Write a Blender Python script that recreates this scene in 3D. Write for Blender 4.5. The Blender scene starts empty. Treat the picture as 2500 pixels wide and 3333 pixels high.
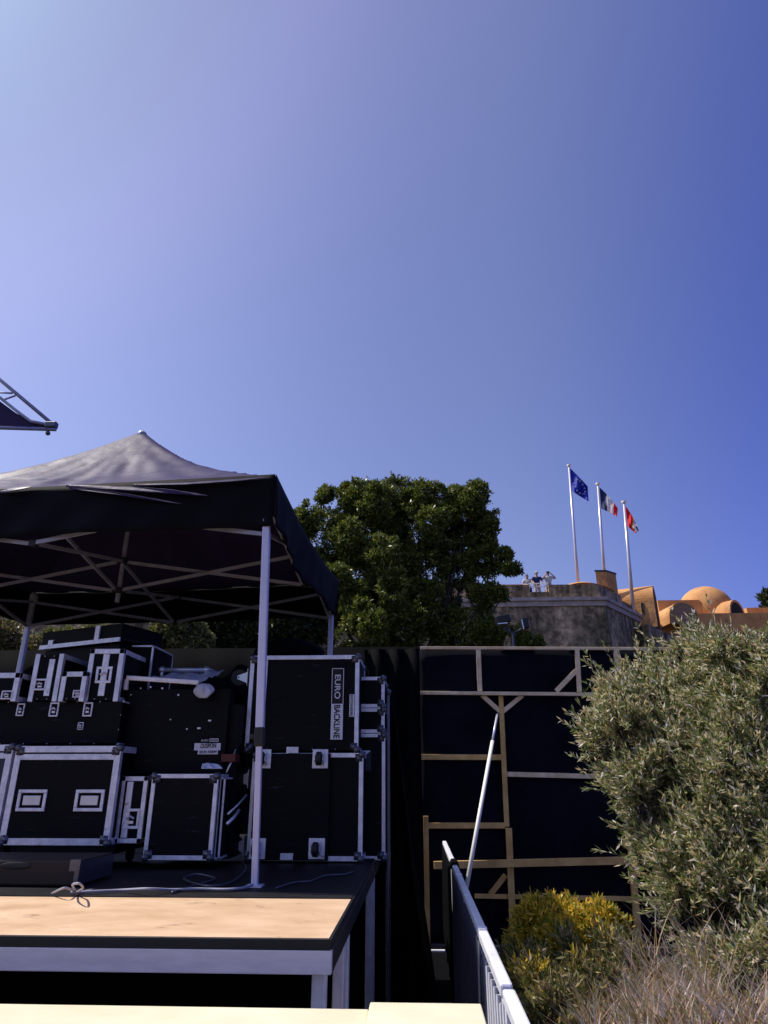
import bpy, bmesh, math, random
import numpy as np
from mathutils import Vector, Matrix, noise as mnoise
R = math.radians
random.seed(7); rng = np.random.default_rng(11)
SC = bpy.context.scene
COL = SC.collection
# ------------------------------------------------------------------ camera
EZ = 1.75; F = 2190.0; PITCH = R(21.7); YAW = R(2.7)
cam_d = bpy.data.cameras.new('camera'); cam = bpy.data.objects.new('camera', cam_d); COL.objects.link(cam)
cam.location = (0, 0, EZ); cam.rotation_euler = (R(90) + PITCH, 0, YAW)
cam_d.sensor_fit = 'VERTICAL'; cam_d.sensor_height = 36.0; cam_d.lens = 36.0 * F / 3333.0
cam_d.clip_start = 0.05; cam_d.clip_end = 2000
SC.camera = cam
RM = Matrix.Rotation(YAW, 3, 'Z') @ Matrix.Rotation(R(90) + PITCH, 3, 'X')
def ray(px, py): return RM @ Vector(((px - 1250.0) / F, -(py - 1666.5) / F, -1.0))
def at(px, py, Y):
    r = ray(px, py); return Vector((0, 0, EZ)) + r * (Y / r.y)
def onz(px, py, z):
    r = ray(px, py); return Vector((0, 0, EZ)) + r * ((z - EZ) / r.z)
def psize(n, px, py, Y):                       # n photo pixels as metres at that point
    r = ray(px, py); return n / F * (Y / r.y)
# ------------------------------------------------------------------ world, sun, exposure
SUN = Vector((-1.43, 0.30, 2.15)).normalized()
w = bpy.data.worlds.new('World'); SC.world = w; w.use_nodes = True
nt = w.node_tree; bg = nt.nodes['Background']
sky = nt.nodes.new('ShaderNodeTexSky'); sky.sky_type = 'NISHITA'; sky.sun_disc = False
sky.sun_elevation = math.asin(SUN.z); sky.sun_rotation = math.atan2(SUN.x, SUN.y)
sky.air_density = 1.0; sky.dust_density = 1.7; sky.ozone_density = 1.6
tint = nt.nodes.new('ShaderNodeMix'); tint.data_type = 'RGBA'; tint.blend_type = 'MULTIPLY'
tint.inputs[0].default_value = 1.0; tint.inputs[7].default_value = (0.83, 0.75, 0.99, 1)
nt.links.new(sky.outputs[0], tint.inputs[6])
# the clear sky deepens away from the sun (world direction, +x)
wtc = nt.nodes.new('ShaderNodeTexCoord'); wsx = nt.nodes.new('ShaderNodeSeparateXYZ'); wmr = nt.nodes.new('ShaderNodeMapRange')
wmr.interpolation_type = 'SMOOTHSTEP'; wmr.inputs[1].default_value = 0.10; wmr.inputs[2].default_value = 0.62
deep = nt.nodes.new('ShaderNodeMix'); deep.data_type = 'RGBA'; deep.blend_type = 'MULTIPLY'; deep.inputs[7].default_value = (0.46, 0.54, 1.0, 1)
nt.links.new(wtc.outputs['Generated'], wsx.inputs[0]); nt.links.new(wsx.outputs[0], wmr.inputs[0]); nt.links.new(wmr.outputs[0], deep.inputs[0])
nt.links.new(tint.outputs[2], deep.inputs[6])
# thin white haze spread on the sun's side, and a softer glow close to the sun itself
wm2 = nt.nodes.new('ShaderNodeMapRange'); wm2.interpolation_type = 'SMOOTHSTEP'; wm2.inputs[1].default_value = 0.05; wm2.inputs[2].default_value = -0.5
hz = nt.nodes.new('ShaderNodeMix'); hz.data_type = 'RGBA'; hz.blend_type = 'MULTIPLY'; hz.inputs[7].default_value = (1.08, 1.11, 1.05, 1)
nt.links.new(wsx.outputs[0], wm2.inputs[0]); nt.links.new(wm2.outputs[0], hz.inputs[0]); nt.links.new(deep.outputs[2], hz.inputs[6])
dt = nt.nodes.new('ShaderNodeVectorMath'); dt.operation = 'DOT_PRODUCT'; dt.inputs[1].default_value = tuple(SUN); nt.links.new(wtc.outputs['Generated'], dt.inputs[0])
wm3 = nt.nodes.new('ShaderNodeMapRange'); wm3.interpolation_type = 'SMOOTHSTEP'; wm3.inputs[1].default_value = 0.80; wm3.inputs[2].default_value = 0.96; nt.links.new(dt.outputs['Value'], wm3.inputs[0])
gl = nt.nodes.new('ShaderNodeMix'); gl.data_type = 'RGBA'; gl.blend_type = 'MULTIPLY'; gl.inputs[7].default_value = (0.52, 0.70, 0.72, 1)
nt.links.new(wm3.outputs[0], gl.inputs[0]); nt.links.new(hz.outputs[2], gl.inputs[6]); nt.links.new(gl.outputs[2], bg.inputs[0])
bg.inputs[1].default_value = 0.15
sd = bpy.data.lights.new('sun', 'SUN'); so = bpy.data.objects.new('sun', sd); COL.objects.link(so)
sd.energy = 4.8; sd.angle = R(0.5); sd.color = (1.0, 0.93, 0.84)
so.rotation_euler = SUN.to_track_quat('Z', 'Y').to_euler(); so.location = (-10, 5, 20)
SC.view_settings.view_transform = 'Standard'; SC.view_settings.look = 'None'
SC.view_settings.exposure = 0.0; SC.view_settings.gamma = 1.0
# ------------------------------------------------------------------ materials
MATS = {}
def mat(name, col, rough=0.6, metal=0.0, var=0.0, scale=8.0, stretch=(1, 1, 1), bump=0.0, bscale=60.0, col2=None,
        sheen=0.0, spec=0.5, detail=6.0, scuff=None):
    m = bpy.data.materials.new(name); m.use_nodes = True; n = m.node_tree; b = n.nodes['Principled BSDF']
    b.inputs['Base Color'].default_value = (*col, 1); b.inputs['Roughness'].default_value = rough
    b.inputs['Metallic'].default_value = metal; b.inputs['Specular IOR Level'].default_value = spec
    if sheen: b.inputs['Sheen Weight'].default_value = sheen
    tc = n.nodes.new('ShaderNodeTexCoord'); mp = n.nodes.new('ShaderNodeMapping'); mp.inputs['Scale'].default_value = stretch
    n.links.new(tc.outputs['Object'], mp.inputs[0])
    if var or col2:
        nz = n.nodes.new('ShaderNodeTexNoise'); nz.inputs['Scale'].default_value = scale; nz.inputs['Detail'].default_value = detail
        nz.inputs['Roughness'].default_value = 0.65
        cr = n.nodes.new('ShaderNodeValToRGB')
        c2 = col2 or tuple(min(1, c * (1 + var)) for c in col)
        c1 = col if col2 else tuple(c * (1 - var) for c in col)
        cr.color_ramp.elements[0].position = 0.32; cr.color_ramp.elements[1].position = 0.68
        cr.color_ramp.elements[0].color = (*c1, 1); cr.color_ramp.elements[1].color = (*c2, 1)
        n.links.new(mp.outputs[0], nz.inputs['Vector']); n.links.new(nz.outputs['Fac'], cr.inputs[0])
        n.links.new(cr.outputs[0], b.inputs['Base Color'])
        rr = n.nodes.new('ShaderNodeMapRange'); rr.inputs[3].default_value = max(0.05, rough - 0.12); rr.inputs[4].default_value = min(1, rough + 0.12)
        n.links.new(nz.outputs['Fac'], rr.inputs[0]); n.links.new(rr.outputs[0], b.inputs['Roughness'])
    if scuff:
        src = b.inputs['Base Color'].links[0].from_socket if b.inputs['Base Color'].links else None
        sn = n.nodes.new('ShaderNodeTexNoise'); sn.inputs['Scale'].default_value = scuff[1]; sn.inputs['Detail'].default_value = 9; sn.inputs['Roughness'].default_value = .75
        sm_ = n.nodes.new('ShaderNodeMapping'); sm_.inputs['Scale'].default_value = scuff[3]; n.links.new(tc.outputs['Object'], sm_.inputs[0]); n.links.new(sm_.outputs[0], sn.inputs['Vector'])
        sr = n.nodes.new('ShaderNodeMapRange'); sr.inputs[1].default_value = scuff[2]; sr.inputs[2].default_value = scuff[2] + .10; n.links.new(sn.outputs['Fac'], sr.inputs[0])
        sx_ = n.nodes.new('ShaderNodeMix'); sx_.data_type = 'RGBA'; sx_.inputs[7].default_value = (*scuff[0], 1); sx_.inputs[6].default_value = (*col, 1)
        n.links.new(sr.outputs[0], sx_.inputs[0])
        if src: n.links.new(src, sx_.inputs[6])
        n.links.new(sx_.outputs[2], b.inputs['Base Color'])
    if bump:
        nb = n.nodes.new('ShaderNodeTexNoise'); nb.inputs['Scale'].default_value = bscale; nb.inputs['Detail'].default_value = 5
        bp = n.nodes.new('ShaderNodeBump'); bp.inputs['Strength'].default_value = bump; bp.inputs['Distance'].default_value = 0.30 / bscale
        n.links.new(mp.outputs[0], nb.inputs['Vector']); n.links.new(nb.outputs['Fac'], bp.inputs['Height']); n.links.new(bp.outputs[0], b.inputs['Normal'])
    MATS[name] = m; return m
def leafmat(name, cols, trans=0.35, rough=0.5):
    m = bpy.data.materials.new(name); m.use_nodes = True; n = m.node_tree; b = n.nodes['Principled BSDF']
    g = n.nodes.new('ShaderNodeNewGeometry'); cr = n.nodes.new('ShaderNodeValToRGB')
    els = cr.color_ramp.elements
    els[0].color = (*cols[0], 1); els[1].color = (*cols[-1], 1)
    for i, c in enumerate(cols[1:-1]):
        e = els.new((i + 1) / (len(cols) - 1)); e.color = (*c, 1)
    n.links.new(g.outputs['Random Per Island'], cr.inputs[0]); n.links.new(cr.outputs[0], b.inputs['Base Color'])
    b.inputs['Roughness'].default_value = rough
    t = n.nodes.new('ShaderNodeBsdfTranslucent'); mx = n.nodes.new('ShaderNodeMixShader'); mx.inputs[0].default_value = trans
    n.links.new(cr.outputs[0], t.inputs[0]); n.links.new(b.outputs[0], mx.inputs[1]); n.links.new(t.outputs[0], mx.inputs[2])
    n.links.new(mx.outputs[0], n.nodes['Material Output'].inputs[0]); MATS[name] = m; return m
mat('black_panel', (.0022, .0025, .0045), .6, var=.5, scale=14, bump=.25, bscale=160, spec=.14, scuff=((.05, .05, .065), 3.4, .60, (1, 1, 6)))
mat('black_rubber', (.01, .01, .012), .6)
mat('alu', (.74, .73, .88), .36, .35, var=.22, scale=14, stretch=(1, 1, 1), bump=.25, bscale=40, scuff=((.14, .13, .15), 16, .60, (1, 1, 1)))
mat('alu_bright', (.84, .80, .84), .36, .1, var=.14, scale=14)
mat('chrome', (.66, .66, .74), .3, .6, var=.06, scale=5)
mat('corner_steel', (.12, .12, .15), .35, .7, var=.3, scale=50)
mat('black_cloth', (.0022, .0025, .0035), .9, var=.4, scale=3, bump=.3, bscale=300, spec=.06)
mat('navy_felt', (.0055, .0062, .012), .9, var=.5, scale=1.6, bump=.3, bscale=220, spec=.07)
mat('tent_cloth', (.038, .023, .078), .46, var=.10, scale=2.5, bump=.12, bscale=14, spec=.10)  # black cloth; the roof's lilac glare is put into this base colour
mat('valance_cloth', (.003, .003, .006), .75, var=.3, scale=2.5, bump=.15, bscale=30, spec=.10)  # same black cloth without the painted glare
mat('tent_alu', (.36, .36, .46), .4, .2, var=.2, scale=10)
mat('leg_white', (.60, .58, .74), .35, .15, var=.06, scale=6)
mat('deck_dark', (.006, .006, .008), .6, var=.6, scale=3.5, bump=.2, bscale=80, spec=.22)
mat('plywood', (.58, .37, .20), .6, col2=(.76, .53, .33), scale=3.4, stretch=(1, 1.7, 1), bump=.06, bscale=50, scuff=((.30, .18, .10), 5, .585, (1, 1.3, 1)))
mat('plywood_pale', (.74, .66, .44), .55, col2=(.84, .76, .54), scale=3.0, stretch=(1, 1.6, 1), bump=.05, bscale=50, scuff=((.52, .42, .28), 6, .63, (1, 1, 1)))
mat('deck_rim', (.88, .76, .76), .5, .0, var=.10, scale=7, stretch=(1, 1, 6))
mat('deck_side', (.007, .008, .010), .5, var=.3, scale=9)
mat('timber', (.68, .46, .25), .7, col2=(.98, .78, .52), scale=7, stretch=(1, 1, 1), bump=.2, bscale=40)
mat('timber_shade', (.52, .30, .09), .75, col2=(.84, .54, .20), scale=5, bump=.2, bscale=40)  # darker, browner copy of timber: shade of the lower battens put into colour
mat('white_paint', (.92, .88, .80), .4)
mat('paper', (.62, .62, .74), .8, var=.05, scale=20)
mat('plastic_film', (.5, .5, .6), .25, var=.15, scale=12, bump=.5, bscale=9)
mat('ink', (.01, .01, .012), .8)
mat('label_white', (.70, .70, .80), .6)
mat('brown_trunk', (.018, .010, .006), .65, var=.35, scale=6)
mat('red_case', (.10, .012, .008), .6, var=.3, scale=8)
mat('barrier_metal', (.88, .88, .92), .40, .1, var=.10, scale=5, stretch=(1, 1, 1))
mat('barrier_sheet', (.030, .034, .062), .7, var=.3, scale=2.2, bump=.2, bscale=120)
mat('rope', (.30, .30, .38), .6)
mat('orange_render', (.50, .22, .065), .85, col2=(.68, .36, .14), scale=.9, bump=.35, bscale=5, scuff=((.26, .13, .08), 1.4, .56, (1, 1, .35)))
mat('hollow_shade', (.012, .010, .012), .9)  # shade inside the open vault ends, put into the colour
mat('slate', (.03, .03, .04), .6)
mat('brick', (.28, .15, .09), .85, col2=(.40, .24, .15), scale=4, stretch=(1, 1, 4), bump=.4, bscale=10)
mat('earth', (.018, .014, .010), .95, col2=(.055, .042, .03), scale=1.2, bump=.5, bscale=9)
mat('bark', (.045, .035, .026), .9, var=.35, scale=9, stretch=(1, 1, .25), bump=.6, bscale=14)
def flagmat(name, c):
    m = mat(name, c, .7); n = m.node_tree; t = n.nodes.new('ShaderNodeBsdfTranslucent'); t.inputs[0].default_value = (*c, 1); mx = n.nodes.new('ShaderNodeMixShader'); mx.inputs[0].default_value = .45
    n.links.new(n.nodes['Principled BSDF'].outputs[0], mx.inputs[1]); n.links.new(t.outputs[0], mx.inputs[2]); n.links.new(mx.outputs[0], n.nodes['Material Output'].inputs[0])
mat('flag_blue', (.006, .025, .40), .7); mat('flag_navy', (.012, .02, .10), .7)
flagmat('flag_white', (.95, .95, .95)); flagmat('flag_red', (.85, .03, .04)); flagmat('flag_yellow', (.9, .6, .05))
mat('skin', (.42, .24, .17), .6); mat('shirt_white', (.5, .5, .52), .8); mat('shirt_navy', (.008, .015, .09), .8)
mat('cloth_pink', (.62, .45, .45), .8); mat('hair', (.06, .035, .025), .7); mat('steel_pole', (.62, .60, .68), .35, .35)
mat('lamp_black', (.008, .008, .01), .45)
leafmat('oak_leaf', [(.030, .055, .008), (.085, .125, .015), (.16, .185, .028), (.31, .30, .06)], .34, .42)
leafmat('dark_leaf', [(.012, .022, .006), (.03, .045, .01), (.06, .07, .014)], .25)
leafmat('pale_leaf', [(.06, .08, .02), (.16, .17, .06), (.32, .28, .10)], .35)
leafmat('olive_leaf', [(.05, .09, .015), (.18, .24, .06), (.42, .44, .20), (.66, .48, .24), (.95, .92, .84)], .42, .5)
leafmat('golden_leaf', [(.08, .14, .015), (.32, .32, .03), (.80, .52, .045), (.95, .66, .12)], .45)
leafmat('sage_leaf', [(.03, .055, .012), (.11, .13, .03), (.30, .22, .06), (.42, .34, .22)], .28)
leafmat('dry_grass', [(.10, .12, .03), (.55, .33, .16), (.80, .66, .60), (.62, .38, .18), (.18, .22, .06), (.90, .80, .78)], .40, .6)
# weathered fortress stone: patches and long vertical stains
def stone(name):
    m = mat(name, (.14, .11, .085), .9, bump=.5, bscale=3.5); n = m.node_tree; b = n.nodes['Principled BSDF']
    tc = n.nodes.new('ShaderNodeTexCoord')
    def noise(sc, st, det=8):
        mp = n.nodes.new('ShaderNodeMapping'); mp.inputs['Scale'].default_value = st; n.links.new(tc.outputs['Object'], mp.inputs[0])
        z = n.nodes.new('ShaderNodeTexNoise'); z.inputs['Scale'].default_value = sc; z.inputs['Detail'].default_value = det; z.inputs['Roughness'].default_value = .7
        n.links.new(mp.outputs[0], z.inputs['Vector']); return z
    a = noise(.9, (1, 1, .16)); c = noise(2.6, (1, 1, 1)); d = noise(.35, (1, 1, .5))
    r1 = n.nodes.new('ShaderNodeValToRGB'); e = r1.color_ramp.elements
    e[0].position = .36; e[0].color = (.08, .067, .045, 1); e[1].position = .60; e[1].color = (.62, .48, .34, 1)
    r2 = n.nodes.new('ShaderNodeValToRGB'); e = r2.color_ramp.elements
    e[0].position = .40; e[0].color = (.35, .36, .30, 1); e[1].position = .66; e[1].color = (1.35, 1.3, 1.25, 1)
    r3 = n.nodes.new('ShaderNodeValToRGB'); e = r3.color_ramp.elements
    e[0].position = .38; e[0].color = (.55, .60, .50, 1); e[1].position = .6; e[1].color = (1.1, 1.0, 1.0, 1)
    n.links.new(a.outputs[0], r1.inputs[0]); n.links.new(c.outputs[0], r2.inputs[0]); n.links.new(d.outputs[0], r3.inputs[0])
    m1 = n.nodes.new('ShaderNodeMix'); m1.data_type = 'RGBA'; m1.blend_type = 'MULTIPLY'; m1.inputs[0].default_value = 1
    m2 = n.nodes.new('ShaderNodeMix'); m2.data_type = 'RGBA'; m2.blend_type = 'MULTIPLY'; m2.inputs[0].default_value = 1
    n.links.new(r1.outputs[0], m1.inputs[6]); n.links.new(r2.outputs[0], m1.inputs[7])
    n.links.new(m1.outputs[2], m2.inputs[6]); n.links.new(r3.outputs[0], m2.inputs[7]); n.links.new(m2.outputs[2], b.inputs['Base Color'])
stone('fort_stone')
mat('cornice_stone', (.30, .24, .21), .9, col2=(.58, .48, .44), scale=2.2, bump=.4, bscale=8)
# ------------------------------------------------------------------ mesh helpers
def tag(o, label=None, cat=None, group=None, kind=None):
    if label: o['label'] = label
    if cat: o['category'] = cat
    if group: o['group'] = group
    if kind: o['kind'] = kind
    return o
def empty(name, loc, label=None, cat=None, group=None, rz=0.0):
    o = bpy.data.objects.new(name, None); COL.objects.link(o); o.location = loc; o.rotation_euler.z = rz
    o.empty_display_size = .2
    return tag(o, label, cat, group)
def worldloc(o):
    v = Vector((0, 0, 0))
    while o is not None: v = v + o.location; o = o.parent
    return v
class MB:
    def __init__(s): s.v = []; s.f = []; s.m = []; s.mi = 0
    def add(s, vs, fs):
        b = len(s.v); s.v += [Vector(v) for v in vs]; s.f += [tuple(i + b for i in f) for f in fs]; s.m += [s.mi] * len(fs); return s
    def hexa(s, p):     # 8 corners: bottom 4 ccw, top 4 ccw
        return s.add(p, [(3, 2, 1, 0), (4, 5, 6, 7), (0, 1, 5, 4), (1, 2, 6, 5), (2, 3, 7, 6), (3, 0, 4, 7)])
    def box(s, c, d, rot=None):
        c = Vector(c); P = []
        for z in (-1, 1):
            for x, y in ((-1, -1), (1, -1), (1, 1), (-1, 1)):
                q = Vector((x * d[0] / 2, y * d[1] / 2, z * d[2] / 2))
                P.append(c + (rot @ q if rot is not None else q))
        return s.hexa(P)
    def b2(s, a, b):    # box from two opposite corners
        a = Vector(a); b = Vector(b); return s.box((a + b) / 2, [abs(b[i] - a[i]) for i in range(3)])
    def bar(s, p, q, wd, th, up=(0, -1, 0)):   # bar p->q, th along 'up' direction, wd across
        p = Vector(p); q = Vector(q); d = (q - p).normalized(); u = Vector(up); u = (u - d * u.dot(d)).normalized(); x = d.cross(u)
        P = []
        for e in (p, q):
            for a, b in ((-1, -1), (1, -1), (1, 1), (-1, 1)): P.append(e + x * (a * wd / 2) + u * (b * th / 2))
        return s.hexa(P)
    def tube(s, pts, r, n=10, caps=True, r2=None):
        pts = [Vector(p) for p in pts]; k = len(pts); V = []; Fs = []
        pd = (pts[1] - pts[0]).normalized(); x = pd.orthogonal().normalized()
        for i, p in enumerate(pts):
            d = (pts[min(i + 1, k - 1)] - pts[max(i - 1, 0)]).normalized()
            x = (x - d * x.dot(d)).normalized(); y = d.cross(x)
            rr = r if r2 is None else r + (r2 - r) * i / (k - 1)
            for j in range(n):
                a = 2 * math.pi * j / n; V.append(p + x * (math.cos(a) * rr) + y * (math.sin(a) * rr))
        for i in range(k - 1):
            for j in range(n): Fs.append((i * n + j, i * n + (j + 1) % n, (i + 1) * n + (j + 1) % n, (i + 1) * n + j))
        if caps: Fs.append(tuple(range(n))[::-1]); Fs.append(tuple((k - 1) * n + j for j in range(n)))
        return s.add(V, Fs)
    def ball(s, c, r, nu=12, nv=8, sc=(1, 1, 1)):
        c = Vector(c); V = [c + Vector((0, 0, -r * sc[2]))]; Fs = []
        for i in range(1, nv):
            t = -math.pi / 2 + math.pi * i / nv
            for j in range(nu):
                a = 2 * math.pi * j / nu; V.append(c + Vector((math.cos(a) * math.cos(t) * r * sc[0], math.sin(a) * math.cos(t) * r * sc[1], math.sin(t) * r * sc[2])))
        V.append(c + Vector((0, 0, r * sc[2]))); L = len(V) - 1
        for j in range(nu):
            Fs.append((0, 1 + (j + 1) % nu, 1 + j)); Fs.append((L, 1 + (nv - 2) * nu + j, 1 + (nv - 2) * nu + (j + 1) % nu))
        for i in range(nv - 2):
            for j in range(nu): Fs.append((1 + i * nu + j, 1 + i * nu + (j + 1) % nu, 1 + (i + 1) * nu + (j + 1) % nu, 1 + (i + 1) * nu + j))
        return s.add(V, Fs)
    def prism(s, poly, vec):     # polygon (3-D points) swept by vec
        n = len(poly); a = [Vector(p) for p in poly]; b = [p + Vector(vec) for p in a]
        return s.add(a + b, [tuple(range(n))[::-1], tuple(range(n, 2 * n))] + [(i, (i + 1) % n, n + (i + 1) % n, n + i) for i in range(n)])
    def grid(s, fn, nu, nv):
        V = [fn(i / nu, j / nv) for j in range(nv + 1) for i in range(nu + 1)]
        return s.add(V, [(j * (nu + 1) + i, j * (nu + 1) + i + 1, (j + 1) * (nu + 1) + i + 1, (j + 1) * (nu + 1) + i) for j in range(nv) for i in range(nu)])
    def build(s, name, m, parent=None, smooth=False, bevel=0.0, solid=0.0, local=False):
        if parent is None:
            xs = [v.x for v in s.v]; ys = [v.y for v in s.v]; zs = [v.z for v in s.v]
            org = Vector(((min(xs) + max(xs)) / 2, (min(ys) + max(ys)) / 2, min(zs)))
        else: org = Vector((0, 0, 0)) if local else worldloc(parent)
        me = bpy.data.meshes.new(name); me.from_pydata([tuple(v - org) for v in s.v], [], s.f)
        ms = m if isinstance(m, (list, tuple)) else [m]
        for q in ms: me.materials.append(MATS[q])
        if len(ms) > 1: me.polygons.foreach_set('material_index', s.m)
        if smooth: me.polygons.foreach_set('use_smooth', [True] * len(s.f))
        bm = bmesh.new(); bm.from_mesh(me); bmesh.ops.recalc_face_normals(bm, faces=bm.faces); bm.to_mesh(me); bm.free()
        o = bpy.data.objects.new(name, me); COL.objects.link(o)
        if parent is None: o.location = org
        else: o.parent = parent
        if solid:
            md = o.modifiers.new('solid', 'SOLIDIFY'); md.thickness = solid; md.offset = 0
        if bevel:
            md = o.modifiers.new('bevel', 'BEVEL'); md.width = bevel; md.segments = 2; md.limit_method = 'ANGLE'
        return o
def text(name, s, c, right, up, height, width, m, parent, off=0.0):
    cu = bpy.data.curves.new(name, 'FONT'); cu.body = s; cu.size = 1; cu.align_x = 'CENTER'; cu.extrude = 0.002; cu.offset = off
    t = bpy.data.objects.new(name, cu); COL.objects.link(t); bpy.context.view_layer.update()
    me = bpy.data.meshes.new_from_object(t.evaluated_get(bpy.context.evaluated_depsgraph_get())); bpy.data.objects.remove(t)
    co = np.empty(len(me.vertices) * 3); me.vertices.foreach_get('co', co); co = co.reshape(-1, 3)
    mn = co.min(0); mx = co.max(0); co[:, 0] = (co[:, 0] - (mn[0] + mx[0]) / 2) * width / (mx[0] - mn[0]); co[:, 1] = (co[:, 1] - (mn[1] + mx[1]) / 2) * height / (mx[1] - mn[1])
    r = np.array(Vector(right).normalized()); u = np.array(Vector(up).normalized()); nn = np.cross(r, u)
    P = co[:, :1] * r + co[:, 1:2] * u + co[:, 2:3] * nn + np.array(Vector(c) - worldloc(parent))
    me.vertices.foreach_set('co', P.ravel()); me.materials.clear(); me.materials.append(MATS[m]); me.update()
    o = bpy.data.objects.new(name, me); COL.objects.link(o); o.parent = parent; return o
def npmesh(name, V, nper, m, parent=None, tag_=None):
    """V: (N, nper, 3) array, one island polygon per leaf"""
    N = V.shape[0]; org = worldloc(parent) if parent is not None else Vector(V.reshape(-1, 3).mean(0))
    if parent is None: org.z = float(V[..., 2].min())
    V = V - np.array(org); me = bpy.data.meshes.new(name)
    me.vertices.add(N * nper); me.vertices.foreach_set('co', V.astype(np.float32).ravel())
    me.loops.add(N * nper); me.loops.foreach_set('vertex_index', np.arange(N * nper, dtype=np.int32))
    me.polygons.add(N); me.polygons.foreach_set('loop_start', np.arange(0, N * nper, nper, dtype=np.int32))
    me.polygons.foreach_set('loop_total', np.full(N, nper, dtype=np.int32)); me.update(calc_edges=True); me.validate()
    me.materials.append(MATS[m]); o = bpy.data.objects.new(name, me); COL.objects.link(o)
    if parent is not None: o.parent = parent
    else: o.location = org
    return o
def unit(a): return a / np.maximum(1e-6, np.linalg.norm(a, axis=-1, keepdims=True))
def leaves(P, D, L, W):
    """rhombic leaves at P along D, length L, width W"""
    n = len(P); S = unit(np.cross(D, unit(rng.normal(size=(n, 3)))))
    L = np.asarray(L).reshape(-1, 1); W = np.asarray(W).reshape(-1, 1)
    return np.stack([P, P + D * L * .45 + S * W * .5, P + D * L, P + D * L * .45 - S * W * .5], 1)
def crown_pts(blobs, n, shell=.62, gap=None):
    if gap:
        P, D = crown_pts(blobs, int(n * 1.5), shell); f = gap[0]
        k = np.array([mnoise.noise((p[0] * f, p[1] * f, p[2] * f)) + .5 * mnoise.noise((p[0] * f * 2.3, p[1] * f * 2.3, p[2] * f * 2.3)) for p in P]) > gap[1]
        return P[k], D[k]
    B = np.array([(b[0], b[1], b[2], b[3]) for b in blobs]); wt = B[:, 3] ** 2; wt /= wt.sum()
    k = rng.choice(len(B), n, p=wt); d = unit(rng.normal(size=(n, 3)))
    r = B[k, 3] * (shell + (1 - shell) * rng.random(n) ** .6 + rng.normal(size=n) * .05 + (rng.random(n) < .10) * rng.random(n) * .30)
    return B[k, :3] + d * r[:, None], d
def foliage(name, blobs, n, k, L, m, parent, wid=.42, up=.35, shell=.62, clump=.9, gap=None):
    C, d = crown_pts(blobs, n, shell, gap)
    P = np.repeat(C, k, 0); D = np.repeat(d, k, 0)
    D = unit(D * .8 + rng.normal(size=D.shape) * .75 + np.array([0, 0, up])); P = P + rng.normal(size=P.shape) * L * .25 * clump
    LL = L * (.6 + .8 * rng.random(len(P)))
    return npmesh(name, leaves(P, D, LL, LL * wid), 4, m, parent)
def blob(px, py, rpx, Y, sy=1.0):
    p = at(px, py, Y); return (p.x, p.y, p.z, psize(rpx, px, py, Y))
# ------------------------------------------------------------------ ground
def H(x, y):
    s = min(1, max(0, (x - .75) / .9)); s = s * s * (3 - 2 * s)
    f = min(1, max(0, (7.6 - y) / 2.2)) * min(1, max(0, (y + 2) / 2))
    return .62 * s * f + .05 * math.sin(x * 3.1 + y * 1.7) * s * f
g = MB(); g.grid(lambda u, v: Vector((-8 + 16 * u, -3 + 13 * v, H(-8 + 16 * u, -3 + 13 * v))), 64, 52)
gd = [-600, -8, 8, 600]; ge = [-300, -3, 10, 900]
for i in range(3):
    for j in range(3):
        if i == 1 and j == 1: continue
        g.add([(gd[i], ge[j], 0), (gd[i + 1], ge[j], 0), (gd[i + 1], ge[j + 1], 0), (gd[i], ge[j + 1], 0)], [(0, 1, 2, 3)])
tag(g.build('ground', 'earth', smooth=True), kind='structure')
# ------------------------------------------------------------------ stage decks
DZ = EZ - .52                                            # deck level
e1 = onz(1074, 3056, DZ); e2 = onz(1151, 2925, DZ); e3 = onz(1222, 2802, DZ)
XR = (e1.x + e2.x + e3.x) / 3; Y0 = e1.y; Y1 = e2.y
def deck(name, x0, x1, y0, y1, z, top, rim, label, rims=True, leg='alu_bright', legs=True, side=None):
    rt = empty(name, (0.5 * (x0 + x1), 0.5 * (y0 + y1), 0), label, 'stage deck')
    m = MB(); m.b2((x0 + .012, y0 + .012, z - .03), (x1 - .012, y1 - .012, z)); m.build('deck_board', top, rt)
    m = MB()
    m.b2((x0, y0, z - .108), (x1, y0 + .028, z - .036)); m.build('front_rim', rim, rt, bevel=.003)
    m = MB(); m.b2((x0 + .004, y0 + .002, z - .036), (x1 - .004, y0 + .011, z - .003)); m.build('edge_strip', 'deck_side', rt)
    m = MB(); m.b2((x1 - .011, y0 + .012, z - .033), (x1 - .003, y1 - .012, z - .003)); m.build('edge_strip', 'deck_side', rt)
    m = MB(); m.b2((x0, y1 - .028, z - .108), (x1, y1, z - .032)); m.build('back_rim', side or rim, rt, bevel=.003)
    m = MB(); m.b2((x1 - .028, y0 + .03, z - .108), (x1 + .002, y1 - .03, z - .034)); m.build('side_rim', side or rim, rt, bevel=.003)
    m = MB(); m.b2((x0, y0 + .03, z - .108), (x0 + .028, y1 - .03, z - .034)); m.build('side_rim', side or rim, rt, bevel=.003)
    if legs:
        for xx in (x1 - .052, x0 + .052):
            for yy in (y0 + .10, y1 - .10):
                m = MB(); m.b2((xx - .026, yy - .026, 0), (xx + .026, yy + .026, z - .11)); m.build('leg', leg, rt, bevel=.008)
    return rt
deck('stage_deck', XR - 2.0, XR, Y0, Y1 - .004, DZ, 'plywood', 'deck_rim', 'sunlit plywood stage deck in front of the black decks, its right corner in view', side='deck_side')
deck('stage_deck', XR - 4.006, XR - 2.006, Y0, Y1 - .004, DZ, 'plywood', 'deck_rim', 'plywood stage deck at the left edge of the photo, butted to the sunlit one', side='deck_side')
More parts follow.
